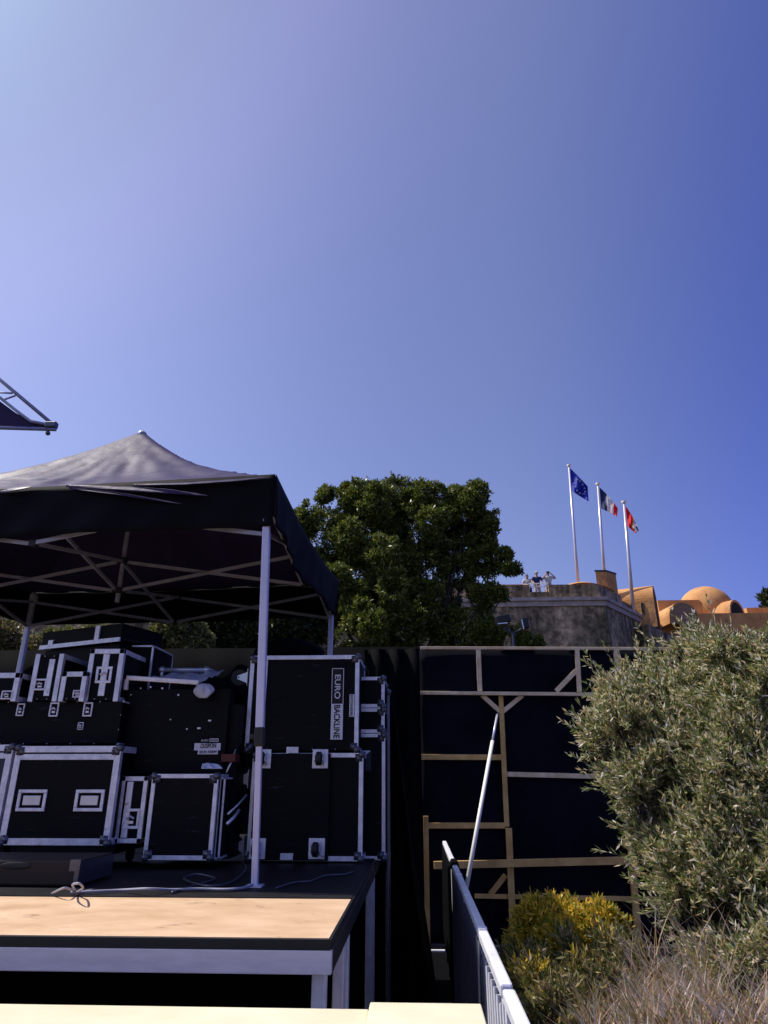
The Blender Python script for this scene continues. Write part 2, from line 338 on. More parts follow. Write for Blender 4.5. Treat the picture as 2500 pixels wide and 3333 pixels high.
deck('stage_deck', XR - 4.0, XR, Y1, Y1 + 2.0, DZ, 'deck_dark', 'deck_side', 'black stage deck under the tent carrying the front tent leg', side='deck_side')
deck('stage_deck', XR - 4.0, XR, Y1 + 2.006, Y1 + 4.0, DZ, 'deck_dark', 'deck_side', 'black stage deck at the back under the tall flight cases', side='deck_side')
# black skirt under the stage
m = MB(); m.grid(lambda u, v: Vector((XR - 4.3 + 4.28 * u, Y1 + .62 + .035 * math.sin(u * 90) + .02 * math.sin(u * 41), .02 + (DZ - .13) * v)), 240, 3)
tag(m.build('stage_skirt', 'black_cloth', smooth=True, solid=.004), 'black pleated cloth hanging in the dark under the stage decks', 'curtain')
# foreground platforms
PZ = EZ - .60
p1 = onz(1205, 3284, PZ); p2 = onz(1566, 3266, PZ + .018)
def fdeck(x0, x1, y1, z, label):
    rt = empty('platform', ((x0 + x1) / 2, y1 - .4, 0), label, 'platform')
    m = MB(); m.b2((x0, y1 - .95, z - .04), (x1, y1, z)); m.build('board', 'plywood_pale', rt, bevel=.004)
    m = MB(); m.b2((x0 + .02, y1 - .93, z - .13), (x1 - .02, y1 - .02, z - .042)); m.build('frame', 'deck_side', rt)
    for xx in (x0 + .08, x1 - .08):
        for yy in (y1 - .08, y1 - .87):
            m = MB(); m.b2((xx - .025, yy - .025, 0), (xx + .025, yy + .025, z - .132)); m.build('leg', 'alu', rt)
fdeck(p1.x - 3.0, p1.x - .004, p1.y, PZ, 'pale cream board filling the bottom left edge of the photo')
fdeck(p1.x, p2.x, p2.y, PZ + .018, 'slightly higher pale cream board beside the metal barrier at the bottom')
# ------------------------------------------------------------------ tent
ZT = at(897, 1549, 4.0).z
FR = at(897, 1549, 4.0); BR = onz(1103, 1893, ZT)
BLb = onz(85, 2030, ZT - .34); BL = Vector((BLb.x, BLb.y, ZT)); FL = FR + BL - BR
tent = empty('canopy_tent', (FR + BL) / 2 - Vector((0, 0, ZT - DZ)), 'black pop-up canopy tent with white metal legs and folding frame on the stage', 'tent')
def tp(a, b, z): # a: 0 left..1 right, b: 0 front..1 back
    q = FL.lerp(FR, a).lerp(BL.lerp(BR, a), b); return Vector((q.x, q.y, z))
pk = at(452, 1402, tp(.5, .5, 0).y).z - ZT
def roof(u, v):
    c = max(abs(2 * u - 1), abs(2 * v - 1)); s = min(abs(2 * u - 1), abs(2 * v - 1))
    z = pk * ((1 - c) ** 2.3 * .36 + (1 - c) * .64)
    if c < .03: z = pk * .965
    if abs(2 * u - 1) >= abs(2 * v - 1): z -= (.08 if u > .5 else .02) * math.sin(math.pi * v) * c ** 4
    elif v > .5: z -= .02 * math.sin(math.pi * u) * c ** 4
    z -= .018 * math.sin(math.pi * min(1, (1 - c) * 1.4)) * (1 - s / max(c, .001)) * (c > .05)
    ang = math.atan2(2 * v - 1, 2 * u - 1)
    q_ = (math.cos(ang) * 1.0, math.sin(ang) * 1.0)
    wr = .020 * mnoise.noise((q_[0] * 9, q_[1] * 9, c * 2.2)) * math.sin(math.pi * min(1, (1 - c) * 1.3)) + .012 * mnoise.noise((q_[0] * 19, q_[1] * 19, c * 5)) * max(0, 1 - abs(c - .36) * 3) + .006 * mnoise.noise((u * 22, v * 22, 3))
    for dc in (.62, .80): wr -= .006 * math.exp(-((c - dc) / .012) ** 2) * (abs(ang + math.pi / 2) < .7)
    return tp(u, v, ZT + z + wr * (1 - c ** 8))
m = MB(); m.grid(roof, 96, 96); rf = m.build('roof', 'tent_cloth', tent, smooth=True, solid=.003)
def val(a0, b0, a1, b1, sag, amp):
    def fn(u, v):
        a = a0 + (a1 - a0) * u; b = b0 + (b1 - b0) * u
        cc = Vector((a - .5, b - .5, 0)); P = tp(a, b, ZT + .010 * (1 - v) - .35 * v - sag * math.sin(math.pi * u))
        q = tp(a + (a1 == a0) * (1 if a > .5 else -1) * .01, b + (b1 == b0) * (1 if b > .5 else -1) * .01, 0) - tp(a, b, 0)
        q = q.normalized() * (amp * math.sin(u * 11 + v) * v + .012 * math.sin(u * 47 + 4 * v) * v + .004)
        return P + q
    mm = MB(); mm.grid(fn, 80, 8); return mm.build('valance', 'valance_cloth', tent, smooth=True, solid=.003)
# loose folds of the roof cloth hanging over the front edge
for pts, th_ in (([(0, 1602), (50, 1592), (105, 1584)], 11), ([(215, 1582), (440, 1592), (560, 1600), (676, 1613)], 15), ([(225, 1589), (380, 1606), (590, 1640)], 8), ([(430, 1578), (600, 1574), (780, 1562), (880, 1552)], 7)):
    def fold(u, v):
        t = u * (len(pts) - 1); i = min(int(t), len(pts) - 2); f = t - i; px = pts[i][0] + (pts[i + 1][0] - pts[i][0]) * f; py = pts[i][1] + (pts[i + 1][1] - pts[i][1]) * f
        w_ = th_ * math.sin(math.pi * min(1, .12 + .88 * u)) ** .7 * (1 + .25 * mnoise.noise((u * 14, th_, 0)))
        q = at(px, py + w_ * (v - .5), tp(.6, 0, 0).y); k = (q.x - FL.x) / (FR.x - FL.x); yy = FL.y + (FR.y - FL.y) * k
        q = at(px, py + w_ * (v - .5), yy - .026 - .030 * v * math.sin(math.pi * u)); return q
    mm = MB(); mm.grid(fold, 40, 3); mm.build('roof_fold', 'tent_cloth', tent, smooth=True, solid=.002)
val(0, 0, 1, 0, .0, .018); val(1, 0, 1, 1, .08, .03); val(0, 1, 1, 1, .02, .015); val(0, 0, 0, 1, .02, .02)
# legs
def tent_leg(a, b, foot, brk=None):
    top = tp(a, b, ZT - .06); top.z = ZT - .06
    rt = MB(); j = .36 if brk is None else brk; k = top.lerp(foot, 1 - j)
    rt.bar(top, k, .047, .047); lg = rt.build('leg', 'leg_white', tent, bevel=.006)
    q = MB(); q.bar(k + (foot - top).normalized() * .075, foot, .034, .034); q.build('inner_tube', 'leg_white', lg, bevel=.004)
    q = MB(); q.bar(k - (foot - top).normalized() * .02, k + (foot - top).normalized() * .085, .056, .056); q.box(k + Vector((-.04, 0, -.03)), (.03, .03, .03)); q.build('lock', 'black_rubber', lg, bevel=.008)
    q = MB(); q.box(foot + Vector((0, 0, .004)), (.085, .085, .008)); q.build('foot', 'alu', lg)
    q = MB(); q.bar(top + Vector((0, 0, .02)), top.lerp(foot, .03), .062, .062); q.build('bracket', 'alu_bright', lg, bevel=.006)
ftf = onz(829, 2886, DZ); ins = .018
t0 = tp(1 - ins, ins, 0)
tent_leg(1 - ins, ins, Vector((ftf.x, ftf.y, DZ)), .335)
for a, b in ((1 - ins, 1 - ins), (ins, 1 - ins), (ins, ins)):
    q = tp(a, b, DZ); tent_leg(a, b, q)
# scissor trusses
ZH, ZL = EZ + 1.74, EZ + 1.48
def sciss(A, B, off):
    d = (B - A).normalized(); n = Vector((-d.y, d.x, 0)) * off
    m = MB(); m.bar(Vector((A.x, A.y, ZH)) + n, Vector((B.x, B.y, ZL)) + n, .026, .016, n); m.bar(Vector((A.x, A.y, ZL)) - n, Vector((B.x, B.y, ZH)) - n, .026, .016, n)
    c = (A + B) / 2; m.ball(Vector((c.x, c.y, (ZH + ZL) / 2)), .018, 8, 6); m.build('scissor_bar', 'tent_alu', tent)
e_ = .02
for (a0, b0, a1, b1) in ((e_, e_, .5, e_), (.5, e_, 1 - e_, e_), (e_, 1 - e_, .5, 1 - e_), (.5, 1 - e_, 1 - e_, 1 - e_), (e_, e_, e_, .5), (e_, .5, e_, 1 - e_), (1 - e_, e_, 1 - e_, .5), (1 - e_, .5, 1 - e_, 1 - e_),
                         (.5, .5, 1 - e_, .5), (.5, .5, e_, .5), (.5, .5, .5, e_), (.5, .5, .5, 1 - e_)):
    sciss(tp(a0, b0, 0), tp(a1, b1, 0), .012)
c = tp(.5, .5, 0); m = MB(); m.tube([(c.x, c.y, ZL - .10), (c.x, c.y, ZT + pk - .03)], .02, 8); m.ball((c.x, c.y, ZT + pk - .05), .045); m.build('centre_mast', 'tent_alu', tent)
for a, b, w_ in ((.5, .5, .08), (.5, e_, .05), (.5, 1 - e_, .05), (e_, .5, .05), (1 - e_, .5, .05)):
    for z_ in (ZH, ZL):
        q = tp(a, b, 0); m = MB(); m.box((q.x, q.y, z_), (w_, w_, .046)); m.build('joint', 'black_rubber', tent, bevel=.005)
# ------------------------------------------------------------------ flight cases
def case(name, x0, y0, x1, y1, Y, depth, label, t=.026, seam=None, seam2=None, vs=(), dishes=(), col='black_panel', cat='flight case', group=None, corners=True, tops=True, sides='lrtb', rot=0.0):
    A = at(x0, (y0 + y1) / 2, Y); B = at(x1, (y0 + y1) / 2, Y); zt = at((x0 + x1) / 2, y0, Y).z; zb = at((x0 + x1) / 2, y1, Y).z
    X0, X1 = A.x, B.x; rt = empty(name, ((X0 + X1) / 2, Y + depth / 2, zb), label, cat, group)
    W_ = X1 - X0; H_ = zt - zb; x_ = W_ / 2; y_ = depth / 2
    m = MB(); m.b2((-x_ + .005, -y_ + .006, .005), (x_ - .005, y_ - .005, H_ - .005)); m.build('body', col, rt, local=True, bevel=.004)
    m = MB(); k = .03 if corners else 0
    for yy in (-y_, y_):
        s = 1 if yy < 0 else -1
        if 't' in sides: m.b2((-x_ + k, yy, H_ - t), (x_ - k, yy + s * t, H_))
        if 'b' in sides: m.b2((-x_ + k, yy, 0), (x_ - k, yy + s * t, t))
        if 'l' in sides: m.b2((-x_, yy, k), (-x_ + t, yy + s * t, H_ - k))
        if 'r' in sides: m.b2((x_ - t, yy, k), (x_, yy + s * t, H_ - k))
    for sx in (-1, 1):
        for zz in ((0, t), (H_ - t, H_)): m.b2((sx * x_, -y_ + t, zz[0]), (sx * (x_ - t), y_ - t, zz[1]))
    for zf in (seam or ()):
        m.b2((-x_ + t, -y_ - .001, H_ * zf - t * .45), (x_ - t, -y_ + .01, H_ * zf + t * .45))
    for xf, wd in vs:
        m.b2((-x_ + W_ * xf - wd / 2, -y_ - .002, t + .004), (-x_ + W_ * xf + wd / 2, -y_ + .012, H_ - t - .004))
    nr = max(3, int(H_ / .13))
    for i in range(1, nr):
        for sx in (-1, 1): m.ball((sx * (x_ - t * .5), -y_ - .001, H_ * i / nr), .0042, 6, 4)
    nr = max(3, int(W_ / .15))
    for i in range(1, nr):
        for zz in (t * .5, H_ - t * .5): m.ball((-x_ + W_ * i / nr, -y_ - .001, zz), .0042, 6, 4)
    m.build('edge_trim', 'alu', rt, local=True, bevel=.0035)
    if corners:
        for sx in (-1, 1):
            for zz in (0, 1):
                for yy in (-1, 1):
                    q = Vector((sx * (x_ - .012), yy * (y_ - .012), .012 + zz * (H_ - .024))); m = MB(); m.ball(q, .027, 10, 8)
                    if yy < 0:
                        s2 = -1 if zz else 1
                        m.box(q + Vector((-sx * .02, -.013, s2 * .02)), (.05, .004, .05))
                        m.ball(q + Vector((-sx * .042, -.017, s2 * .018)), .006, 8, 5); m.ball(q + Vector((-sx * .018, -.017, s2 * .042)), .006, 8, 5)
                    m.build('corner', 'corner_steel' if yy < 0 else 'black_rubber', rt, local=True, smooth=True)
    for (dx, dz, dw, dh, kind) in dishes:
        c = Vector((-x_ + W_ * dx, -y_, H_ * dz)); m = MB()
        fw = min(dw, dh) * .16
        m.b2(c + Vector((-dw / 2, -.006, dh / 2 - fw)), c + Vector((dw / 2, .006, dh / 2))); m.b2(c + Vector((-dw / 2, -.006, -dh / 2)), c + Vector((dw / 2, .006, -dh / 2 + fw)))
        m.b2(c + Vector((-dw / 2, -.006, -dh / 2 + fw)), c + Vector((-dw / 2 + fw, .006, dh / 2 - fw))); m.b2(c + Vector((dw / 2 - fw, -.006, -dh / 2 + fw)), c + Vector((dw / 2, .006, dh / 2 - fw)))
        d = m.build('recessed_dish', 'alu', rt, local=True, bevel=.003)
        m = MB()
        if kind == 'handle': m.b2(c + Vector((-dw * .30, -.004, -dh * .22)), c + Vector((dw * .30, .004, dh * .22)))
        else:
            m.tube([c + Vector((-dw * .2, -.008, 0)), c + Vector((0, -.014, dh * .12)), c + Vector((dw * .2, -.008, 0))], .008, 8); m.box(c + Vector((0, -.003, -dh * .18)), (dw * .35, .008, dh * .16))
        m.build('handle' if kind == 'handle' else 'latch', 'chrome', d, local=True, bevel=.002)
    rt.rotation_euler.z = rot
    rt['w'] = W_; rt['h'] = H_; rt['d'] = depth
    return rt
def caster(rt, c, axis, r=.05):        # axis: outward direction, wheel on a fork
    ax = Vector(axis); side = Vector((0, 0, 1))
    m = MB(); u = Vector((0, 1, 0)) if abs(ax.x) > .5 else Vector((1, 0, 0))
    pl = .055
    P = [c - u * pl - side * pl * 1.15, c + u * pl - side * pl * 1.15, c + u * pl + side * pl * 1.15, c - u * pl + side * pl * 1.15]
    m.prism(P, ax * .006); cs = m.build('caster', 'alu', rt, bevel=.002)
    m = MB(); 
    for s in (-1, 1):
        q = c + side * (.0) + u * (s * .026)
        m.prism([q + ax * .006 - side * .045, q + ax * .006 + side * .04, q + ax * .085 + side * .012, q + ax * .085 - side * .012], u * (s * .004))
    q0 = c + ax * .012; m.prism([q0 - u * .028 - side * .04, q0 + u * .028 - side * .04, q0 + u * .028 + side * .04, q0 - u * .028 + side * .04], ax * .006); m.build('fork', 'chrome', cs)
    m = MB(); q = c + ax * (.075); m.tube([q - u * .017, q + u * .017], r, 24); m.tube([q - u * .032, q + u * .032], .008, 8); m.build('wheel', 'black_rubber', cs, bevel=.004)
    return cs
YC = 5.05
# upper big case
up = case('flight_case', 806, 2133, 1168, 2446, YC, .58, 'upper black flight case with the EURO BACKLINE sticker behind the white tent leg', t=.030, vs=((.135, .042),), sides='lrt')
zt = at(1000, 2133, YC).z; zb = at(1000, 2446, YC).z
YF = YC - .004
lb = MB(); a = at(1080, 2177, YF - .004); b = at(1116, 2407, YF); mid = at(1098, 2291, YF)
x0l, x1l = mid.x - .040, mid.x + .040
lb.b2((x0l, YF - .004, mid.z + .002), (x1l, YF + .004, a.z)); lo = lb.build('sticker', 'ink', up)
m = MB(); z1 = a.z
for p, q in (((x0l - .003, z1), (x1l + .003, z1 + .004)), ((x0l - .004, mid.z), (x0l, z1)), ((x1l, mid.z), (x1l + .004, z1))):
    m.b2((p[0], YF - .005, p[1]), (q[0], YF + .004, q[1]))
m.build('border', 'label_white', lo)
text('lettering', 'EURO', (mid.x, YF - .0065, (mid.z + z1) / 2 - .004), (0, 0, -1), (1, 0, 0), .042, .172, 'label_white', lo, .012)
m = MB(); m.b2((x0l - .003, YF - .004, b.z), (x1l + .003, YF + .004, mid.z)); l2 = m.build('sticker', 'label_white', up)
text('lettering', 'BACKLINE', (mid.x, YF - .0065, (mid.z + b.z) / 2), (0, 0, -1), (1, 0, 0), .044, (mid.z - b.z) * .93, 'ink', l2, .014)
a = at(1138, 2260, YF); b = at(1151, 2333, YF); m = MB(); m.b2((a.x, YF - .003, b.z), (b.x + .004, YF + .004, a.z)); l3 = m.build('sticker', 'label_white', up)
text('lettering', 'EXTOHEERS', ((a.x + b.x) / 2, YF - .0055, (a.z + b.z) / 2), (0, 0, -1), (1, 0, 0), .018, (a.z - b.z) * .95, 'ink', l3)
# lower big case lying on its side, castor board towards us
lw = case('flight_case', 812, 2451, 1181, 2803, YC, .60, 'lower black flight case with four casters on its face, standing on the stage', t=.030)
m = MB(); a = at(824, 2449, YC); b = at(1074, 2803, YC)
xl = at(826, 2625, YC).x; xr = at(1073, 2625, YC).x
m.b2((xl, YC - .028, at(950, 2800, YC).z), (xr, YC - .0015, at(950, 2453, YC).z)); m.build('caster_board', 'black_panel', lw, bevel=.003)
for (px, py) in ((858, 2460), (1043, 2460), (838, 2762), (1031, 2762)):
    q = at(px, py, YC - .03)
    if py < 2500: q.z -= .02
    caster(lw, q, (0, -1, 0), .045)
for (px, py) in ((952, 2441), (933, 2788)):
    q = at(px, py, YC - .03); m = MB(); m.box(q, (.085, .006, .04)); 
    for k in range(5): m.box(q + Vector((-.03 + .015 * k, -.004, 0)), (.004, .004, .034))
    m.ball(q + Vector((.034, -.003, 0)), .005); m.ball(q + Vector((-.034, -.003, 0)), .005); m.build('latch_plate', 'alu', lw)
for (px, py, tgt) in ((788, 2206, up), (776, 2402, up), (790, 2535, lw), (776, 2752, lw)):
    q = at(px + 24, py, YC + .12); caster(tgt, q, (-1, 0, 0), .062)
# cases behind at the right
case('flight_case', 1150, 2203, 1252, 2303, 5.35, .5, 'small black flight case with silver edges, top of the pile right of the big case', t=.026, corners=True)
case('flight_case', 1150, 2305, 1252, 2386, 5.35, .5, 'small black flight case with silver edges, second from the top right of the big case', t=.026)
cb = case('flight_case', 1140, 2388, 1254, 2800, 5.35, .5, 'tall dim flight case at the foot of the pile right of the big case', t=.026)
q = at(1190, 2500, 5.33); m = MB(); a = at(1172, 2445, 5.345); b = at(1208, 2510, 5.345); m.b2((a.x, 5.342, b.z), (b.x, 5.35, a.z)); k = m.build('route_card', 'barrier_sheet', cb)
a = at(1168, 2443, 5.33); b = at(1207, 2443, 5.33); c = at(1184, 2463, 5.33); m = MB(); m.prism([a, b, c], (0, .004, 0)); k = m.build('torn_corner', 'label_white', k)
text('lettering', 'AR', (c.x, 5.328, a.z - .014), (1, 0, 0), (0, 0, 1), .014, .035, 'ink', k)
# black drum bag on top of the case
m = MB(); q = at(942, 2131, YC + .3); m.ball(q, .33, 28, 14, (.86, .8, .36)); tag(m.build('drum_bag', 'black_cloth', smooth=True), 'rounded black padded bag lying on top of the tallest flight case', 'bag')
# left group -----------------------------------------------------
case('flight_case', 24, 2428, 374, 2752, 4.6, .6, 'large black flight case with two recessed handles, second from the left edge', t=.040, seam=(.885,), dishes=((.235, .44, .19, .13, 'handle'), (.77, .44, .19, .13, 'handle')))
case('flight_case', -350, 2424, 14, 2752, 4.6, .6, 'black flight case cut off by the left edge of the photo', t=.040, seam=(.885,), dishes=((.77, .44, .19, .13, 'handle'), (.235, .44, .19, .13, 'handle')), col='barrier_sheet')
m = MB(); a = onz(-180, 2885, DZ); b = onz(258, 2885, DZ); zt_ = at(100, 2800, a.y).z
tr = empty('storage_trunk', ((a.x + b.x) / 2, a.y + .2, DZ), 'dark brown storage trunk on the stage with a black slot handle', 'trunk')
m.b2((a.x, a.y, DZ + .004), (b.x, a.y + .42, zt_)); m.build('body', 'brown_trunk', tr, bevel=.01)
m = MB(); m.b2((b.x - .02, a.y - .004, DZ + .01), (b.x + .004, a.y + .42, zt_ - .008)); m.b2((b.x - .05, a.y - .006, zt_ - .05), (b.x + .006, a.y + .02, zt_ + .004)); m.build('edge_strip', 'corner_steel', tr)
q = at(50, 2818, a.y - .001); m = MB(); m.ball(q, .085, 20, 8, (1, .06, .22)); m.build('handle_slot', 'black_rubber', tr, smooth=True)
# dollies under the cases
zc = at(200, 2752, 4.6).z
for xa, xb, lab in ((30, 368, 'low black dolly under the flight case with two handles'), (-345, 8, 'low black dolly under the flight case at the left edge')):
    A = at(xa, 2752, 4.6).x; B = at(xb, 2752, 4.6).x; rt = empty('dolly', ((A + B) / 2, 4.9, DZ), lab, 'dolly')
    m = MB(); m.b2((A, 4.62, zc - .05), (B, 5.18, zc - .003)); m.build('platform', 'black_panel', rt)
    for sx in (A + .08, B - .08):
        for yy in (4.7, 5.1):
            m = MB(); m.tube([(sx - .015, yy, DZ + .047), (sx + .015, yy, DZ + .047)], .045, 16); m.build('wheel', 'black_rubber', rt)
# long latch case
LC = case('flight_case', -210, 2282, 392, 2424, 4.75, .5, 'long low black case with a row of round silver latches above the two-handled case', t=.012, corners=False, sides='', dishes=((.45, .80, .055, .085, 'latch'), (.632, .80, .065, .095, 'latch'), (.815, .80, .065, .095, 'latch'), (.79, .42, .04, .05, 'latch')))
case('flight_case', 282, 2112, 394, 2283, 4.75, .45, 'upright silver-edged rack case with a square latch dish, right of the upper row', t=.034, corners=False, sides='lrt', vs=((.5, .045),), dishes=((.5, .50, .115, .115, 'latch'),))
case('flight_case', 103, 2128, 196, 2283, 4.75, .45, 'upright silver-edged rack case leaning over the left tent leg', t=.034, corners=False, sides='lr', vs=((.62, .04),), dishes=((.35, .35, .09, .08, 'latch'),))
case('flight_case', 196, 2186, 278, 2283, 4.70, .4, 'small low silver-edged case between the two upright rack cases', t=.034, corners=False, sides='lrt', dishes=((.75, .25, .07, .05, 'latch'),))
case('flight_case', -90, 2190, 58, 2283, 4.70, .4, 'silver-edged case at the left edge beside the tent leg', t=.036, corners=False, sides='lrt', dishes=((.8, .22, .08, .06, 'latch'),))
case('flight_case', 400, 2100, 490, 2283, 5.15, .45, 'dim dark case with thin metal edges behind the draped console', t=.014, corners=False)
# supports below second row on right
case('flight_case', 382, 2527, 470, 2745, 4.7, .5, 'narrow upright flight case with a latch dish left of the tall one', t=.028, vs=((.36, .04),), dishes=((.55, .36, .11, .12, 'latch'),), corners=False)
case('flight_case', 480, 2519, 700, 2800, 4.65, .55, 'upright black flight case with a silver right edge under the crumpled paper', t=.026)
case('flight_case', 704, 2530, 724, 2798, 4.72, .5, 'thin closed lid panel standing against the upright flight case', t=.012, corners=False)
# angled black box on top
z0 = at(392, 2081, 5.0).z; C0 = onz(392, 2081, z0); C1 = onz(132, 2109, z0); dv = (C1 - C0); dv.z = 0; dn = Vector((-dv.y, dv.x, 0)).normalized()
if dn.y < 0: dn = -dn
hh = at(392, 2028, 5.0).z - z0; rt = empty('speaker_cabinet', (C0 + C1) / 2, 'long black cabinet with a silver lower strip, set askew on top of the rack cases', 'cabinet')
m = MB(); m.prism([C0, C1, C1 + dn * .45, C0 + dn * .45], (0, 0, hh)); m.build('body', 'black_panel', rt, bevel=.006)
m = MB(); m.bar(C0 - dn * .006, C1 - dn * .006, .032, .012, dn); q = C0.lerp(C1, .28) - dn * .008; m.bar(q, q + Vector((0, 0, hh)), .045, .012, dn); q = C0.lerp(C1, .86) - dn * .008; m.bar(q, q + Vector((0, 0, .05)), .05, .012, dn); m.build('edge_trim', 'alu', rt)
sup = MB(); sup.prism([C0 + dn * .02, C1 + dn * .02, C1 + dn * .43, C0 + dn * .43], (0, 0, 0)); 
# amplifier under it (black rack body that carries the cabinet)
zl_ = at(300, 2283, 4.95).z; m = MB(); a_ = C0.lerp(C1, .03) + dn * .03; b_ = C0.lerp(C1, .97) + dn * .03
m.prism([Vector((a_.x, a_.y, zl_)), Vector((b_.x, b_.y, zl_)), Vector((b_.x, b_.y, zl_)) + dn * .36, Vector((a_.x, a_.y, zl_)) + dn * .36], (0, 0, z0 - zl_ - .018))
tag(m.build('amplifier', 'black_panel', bevel=.006), 'black amplifier body in the gap behind the upright rack cases', 'amplifier')
# console / desk with plastic sheet
CY = 4.85
ct = empty('mixing_console', (at(560, 2520, CY).x, CY + .3, at(560, 2520, CY).z), 'black console desk with a silver front lip and a tilted top under clear plastic', 'console')
a = at(408, 2222, CY); b = at(735, 2222, CY); zb_ = at(560, 2516, CY).z
m = MB(); m.b2((a.x + .01, CY + .01, zb_), (at(735, 2400, CY).x, CY + .5, at(560, 2243, CY).z)); m.build('body', 'black_panel', ct, bevel=.004)
m = MB(); A = at(412, 2206, CY - .01); B = at(648, 2222, CY - .01); m.bar(A, B, .032, .03); m.bar(A + Vector((.005, 0, -.01)), at(409, 2246, CY - .01), .028, .028); m.build('lip', 'alu_bright', ct, bevel=.006)
m = MB(); A = at(528, 2180, CY + .25); B = at(672, 2180, CY + .25); m.tube([A, B], .016, 12); m.ball(A, .026); m.ball(B, .026); m.tube([A, A + Vector((0, 0, -.06))], .014); m.build('lamp_bar', 'chrome', ct, smooth=True)
for i in range(9):
    m = MB(); px = 430 + 31 * i + random.uniform(-9, 9); py = random.choice((2238, 2262, 2300, 2345, 2372)) + random.uniform(-3, 3); q = at(px, py, CY + .008); s = random.uniform(.006, .014)
    m.box(q, (s * random.choice((1, 2)), .012, s)); m.build('knob', 'chrome', ct)
A = at(415, 2214, CY); B = at(655, 2226, CY)
def sheet(u, v):
    f = at(470 + 190 * u, 2212 + 9 * u, CY - .02); k = at(560 + 172 * u, 2190 - 10 * u, CY + .35); p = f.lerp(k, v); p.z += .010 * math.sin(u * 19 + v * 7) + .006 * math.sin(v * 23 - u * 11); return p
m = MB(); m.grid(sheet, 36, 16); tag(m.build('plastic_sheet', 'plastic_film', smooth=True, solid=.002), 'crinkled pale plastic sheet spread over the tilted console top', 'sheet')
def bag(u, v):
    a = u * 2 * math.pi; r = (.062 + .014 * math.sin(a * 3 + v * 4) + .008 * math.sin(a * 7)) * (math.sin(math.pi * (.12 + .80 * v)) ** .6)
    c = at(662, 2226 + 46 * v, CY - .06); return c + Vector((math.cos(a) * r, math.sin(a) * r * .5, 0))
m = MB(); m.grid(bag, 28, 14); tag(m.build('plastic_bag', 'plastic_film', smooth=True), 'crumpled grey plastic bag hanging from the console corner', 'bag')
# paper sign
rt = empty('paper_sign', at(675, 2455, CY - .01), 'hand-lettered white paper sign taped on the black console', 'sign')
YP = CY + .004
m = MB(); a = at(634, 2419, YP); b = at(717, 2442, YP); m.b2((a.x, YP - .002, b.z), (b.x, YP + .003, a.z)); c1 = at(645, 2440, YP); d1 = at(709, 2455, YP); m.b2((c1.x, YP - .004, d1.z), (d1.x, YP - .0022, c1.z)); m.build('sheet', 'paper', rt)
text('lettering', 'DUSPON', at(678, 2427, YP - .005), (1, 0, .03), (0, 0, 1), .030, .105, 'ink', rt)
text('lettering', 'ECM TEAM', at(677, 2447, YP - .007), (1, 0, .03), (0, 0, 1), .016, .115, 'ink', rt)
text('lettering', 'EURO', at(667, 2410, YP - .004), (1, 0, .03), (0, 0, 1), .012, .048, 'label_white', rt)
m = MB(); q = at(697, 2409, YP - .001); m.box(q, (.062, .004, .020)); k = m.build('badge', 'label_white', rt); text('lettering', 'BACKLINE', q + Vector((0, -.004, 0)), (1, 0, 0), (0, 0, 1), .012, .054, 'ink', k)
# crumpled tissue on case D
def tis(u, v):
    f = at(655 + 68 * u, 2507, 4.63); k = at(658 + 55 * u, 2488 + 9 * abs(u - .35), 4.72); p = f.lerp(k, v); p.z += .012 * math.sin(u * 14 + v * 5) * math.sin(math.pi * v) + .01; return p
m = MB(); m.grid(tis, 24, 8); tag(m.build('crumpled_paper', 'paper', smooth=True, solid=.002), 'crumpled white paper lying on the upright flight case', 'paper')
m = MB(); a = at(722, 2454, CY - .02); b = at(766, 2480, CY - .02); m.b2((a.x, CY - .03, b.z), (b.x, CY + .1, a.z)); tag(m.build('small_red_box', 'red_case', bevel=.004), 'small dark red box beside the paper sign', 'box')
m = MB(); a = at(735, 2290, CY); b = at(765, 2454, CY); m.b2((a.x, CY + .06, at(750, 2800, CY).z + .002), (b.x, CY + .3, a.z)); rt = tag(m.build('stand_case', 'black_panel'), 'narrow black upright case between the console and the big flight cases', 'case')
m = MB(); q = at(738, 2338, CY + .055); m.box(q, (.024, .008, .036)); m.build('tape', 'paper', rt)
# thin metal rods of a folded stand
for i, (p, q, r_, lab) in enumerate(((at(802, 2588, 4.8), at(742, 2650, 4.62), .006, 'thin silver rod leaning up to the lower flight case'), (at(778, 2637, 4.75), at(740, 2682, 4.6), .010, 'thicker short silver rod under the thin leaning one'), (at(767, 2439, 4.9), at(737, 2514, 4.8), .006, 'thin steel hook rod hanging from the upper caster'))):
    m = MB(); m.tube([p, p.lerp(q, .5) + Vector((.006, 0, 0)), q], r_, 8); tag(m.build('stand_rod', 'chrome', smooth=True), lab, 'rod')
# cables
def cable(pts, r, mt, lab, px=True):
    P = [onz(x, y, DZ + z) for x, y, z in pts]; V = []
    for i in range(len(P) - 1):
        a = P[max(i - 1, 0)]; b = P[i]; c = P[i + 1]; d = P[min(i + 2, len(P) - 1)]
        for k in range(6):
            t = k / 6; V.append(.5 * ((2 * b) + (-a + c) * t + (2 * a - 5 * b + 4 * c - d) * t * t + (-a + 3 * b - 3 * c + d) * t ** 3))
    V.append(P[-1]); m = MB(); m.tube(V, r, 8); return tag(m.build('cable', mt, smooth=True), lab, 'cable')
cable([(822, 2880, .012), (795, 2889, .012), (740, 2895, .012), (640, 2893, .012), (560, 2896, .012), (480, 2893, .03), (400, 2897, .012), (300, 2902, .012), (230, 2905, .012)], .0065, 'rope', 'pale cable running along the black deck from the front tent leg')
cable([(170, 2908, .01), (210, 2890, .05), (245, 2900, .02), (236, 2880, .07), (258, 2876, .09), (270, 2890, .05), (252, 2906, .01), (300, 2896, .01)], .005, 'rope', 'looped pale cable on the deck beside the brown trunk')
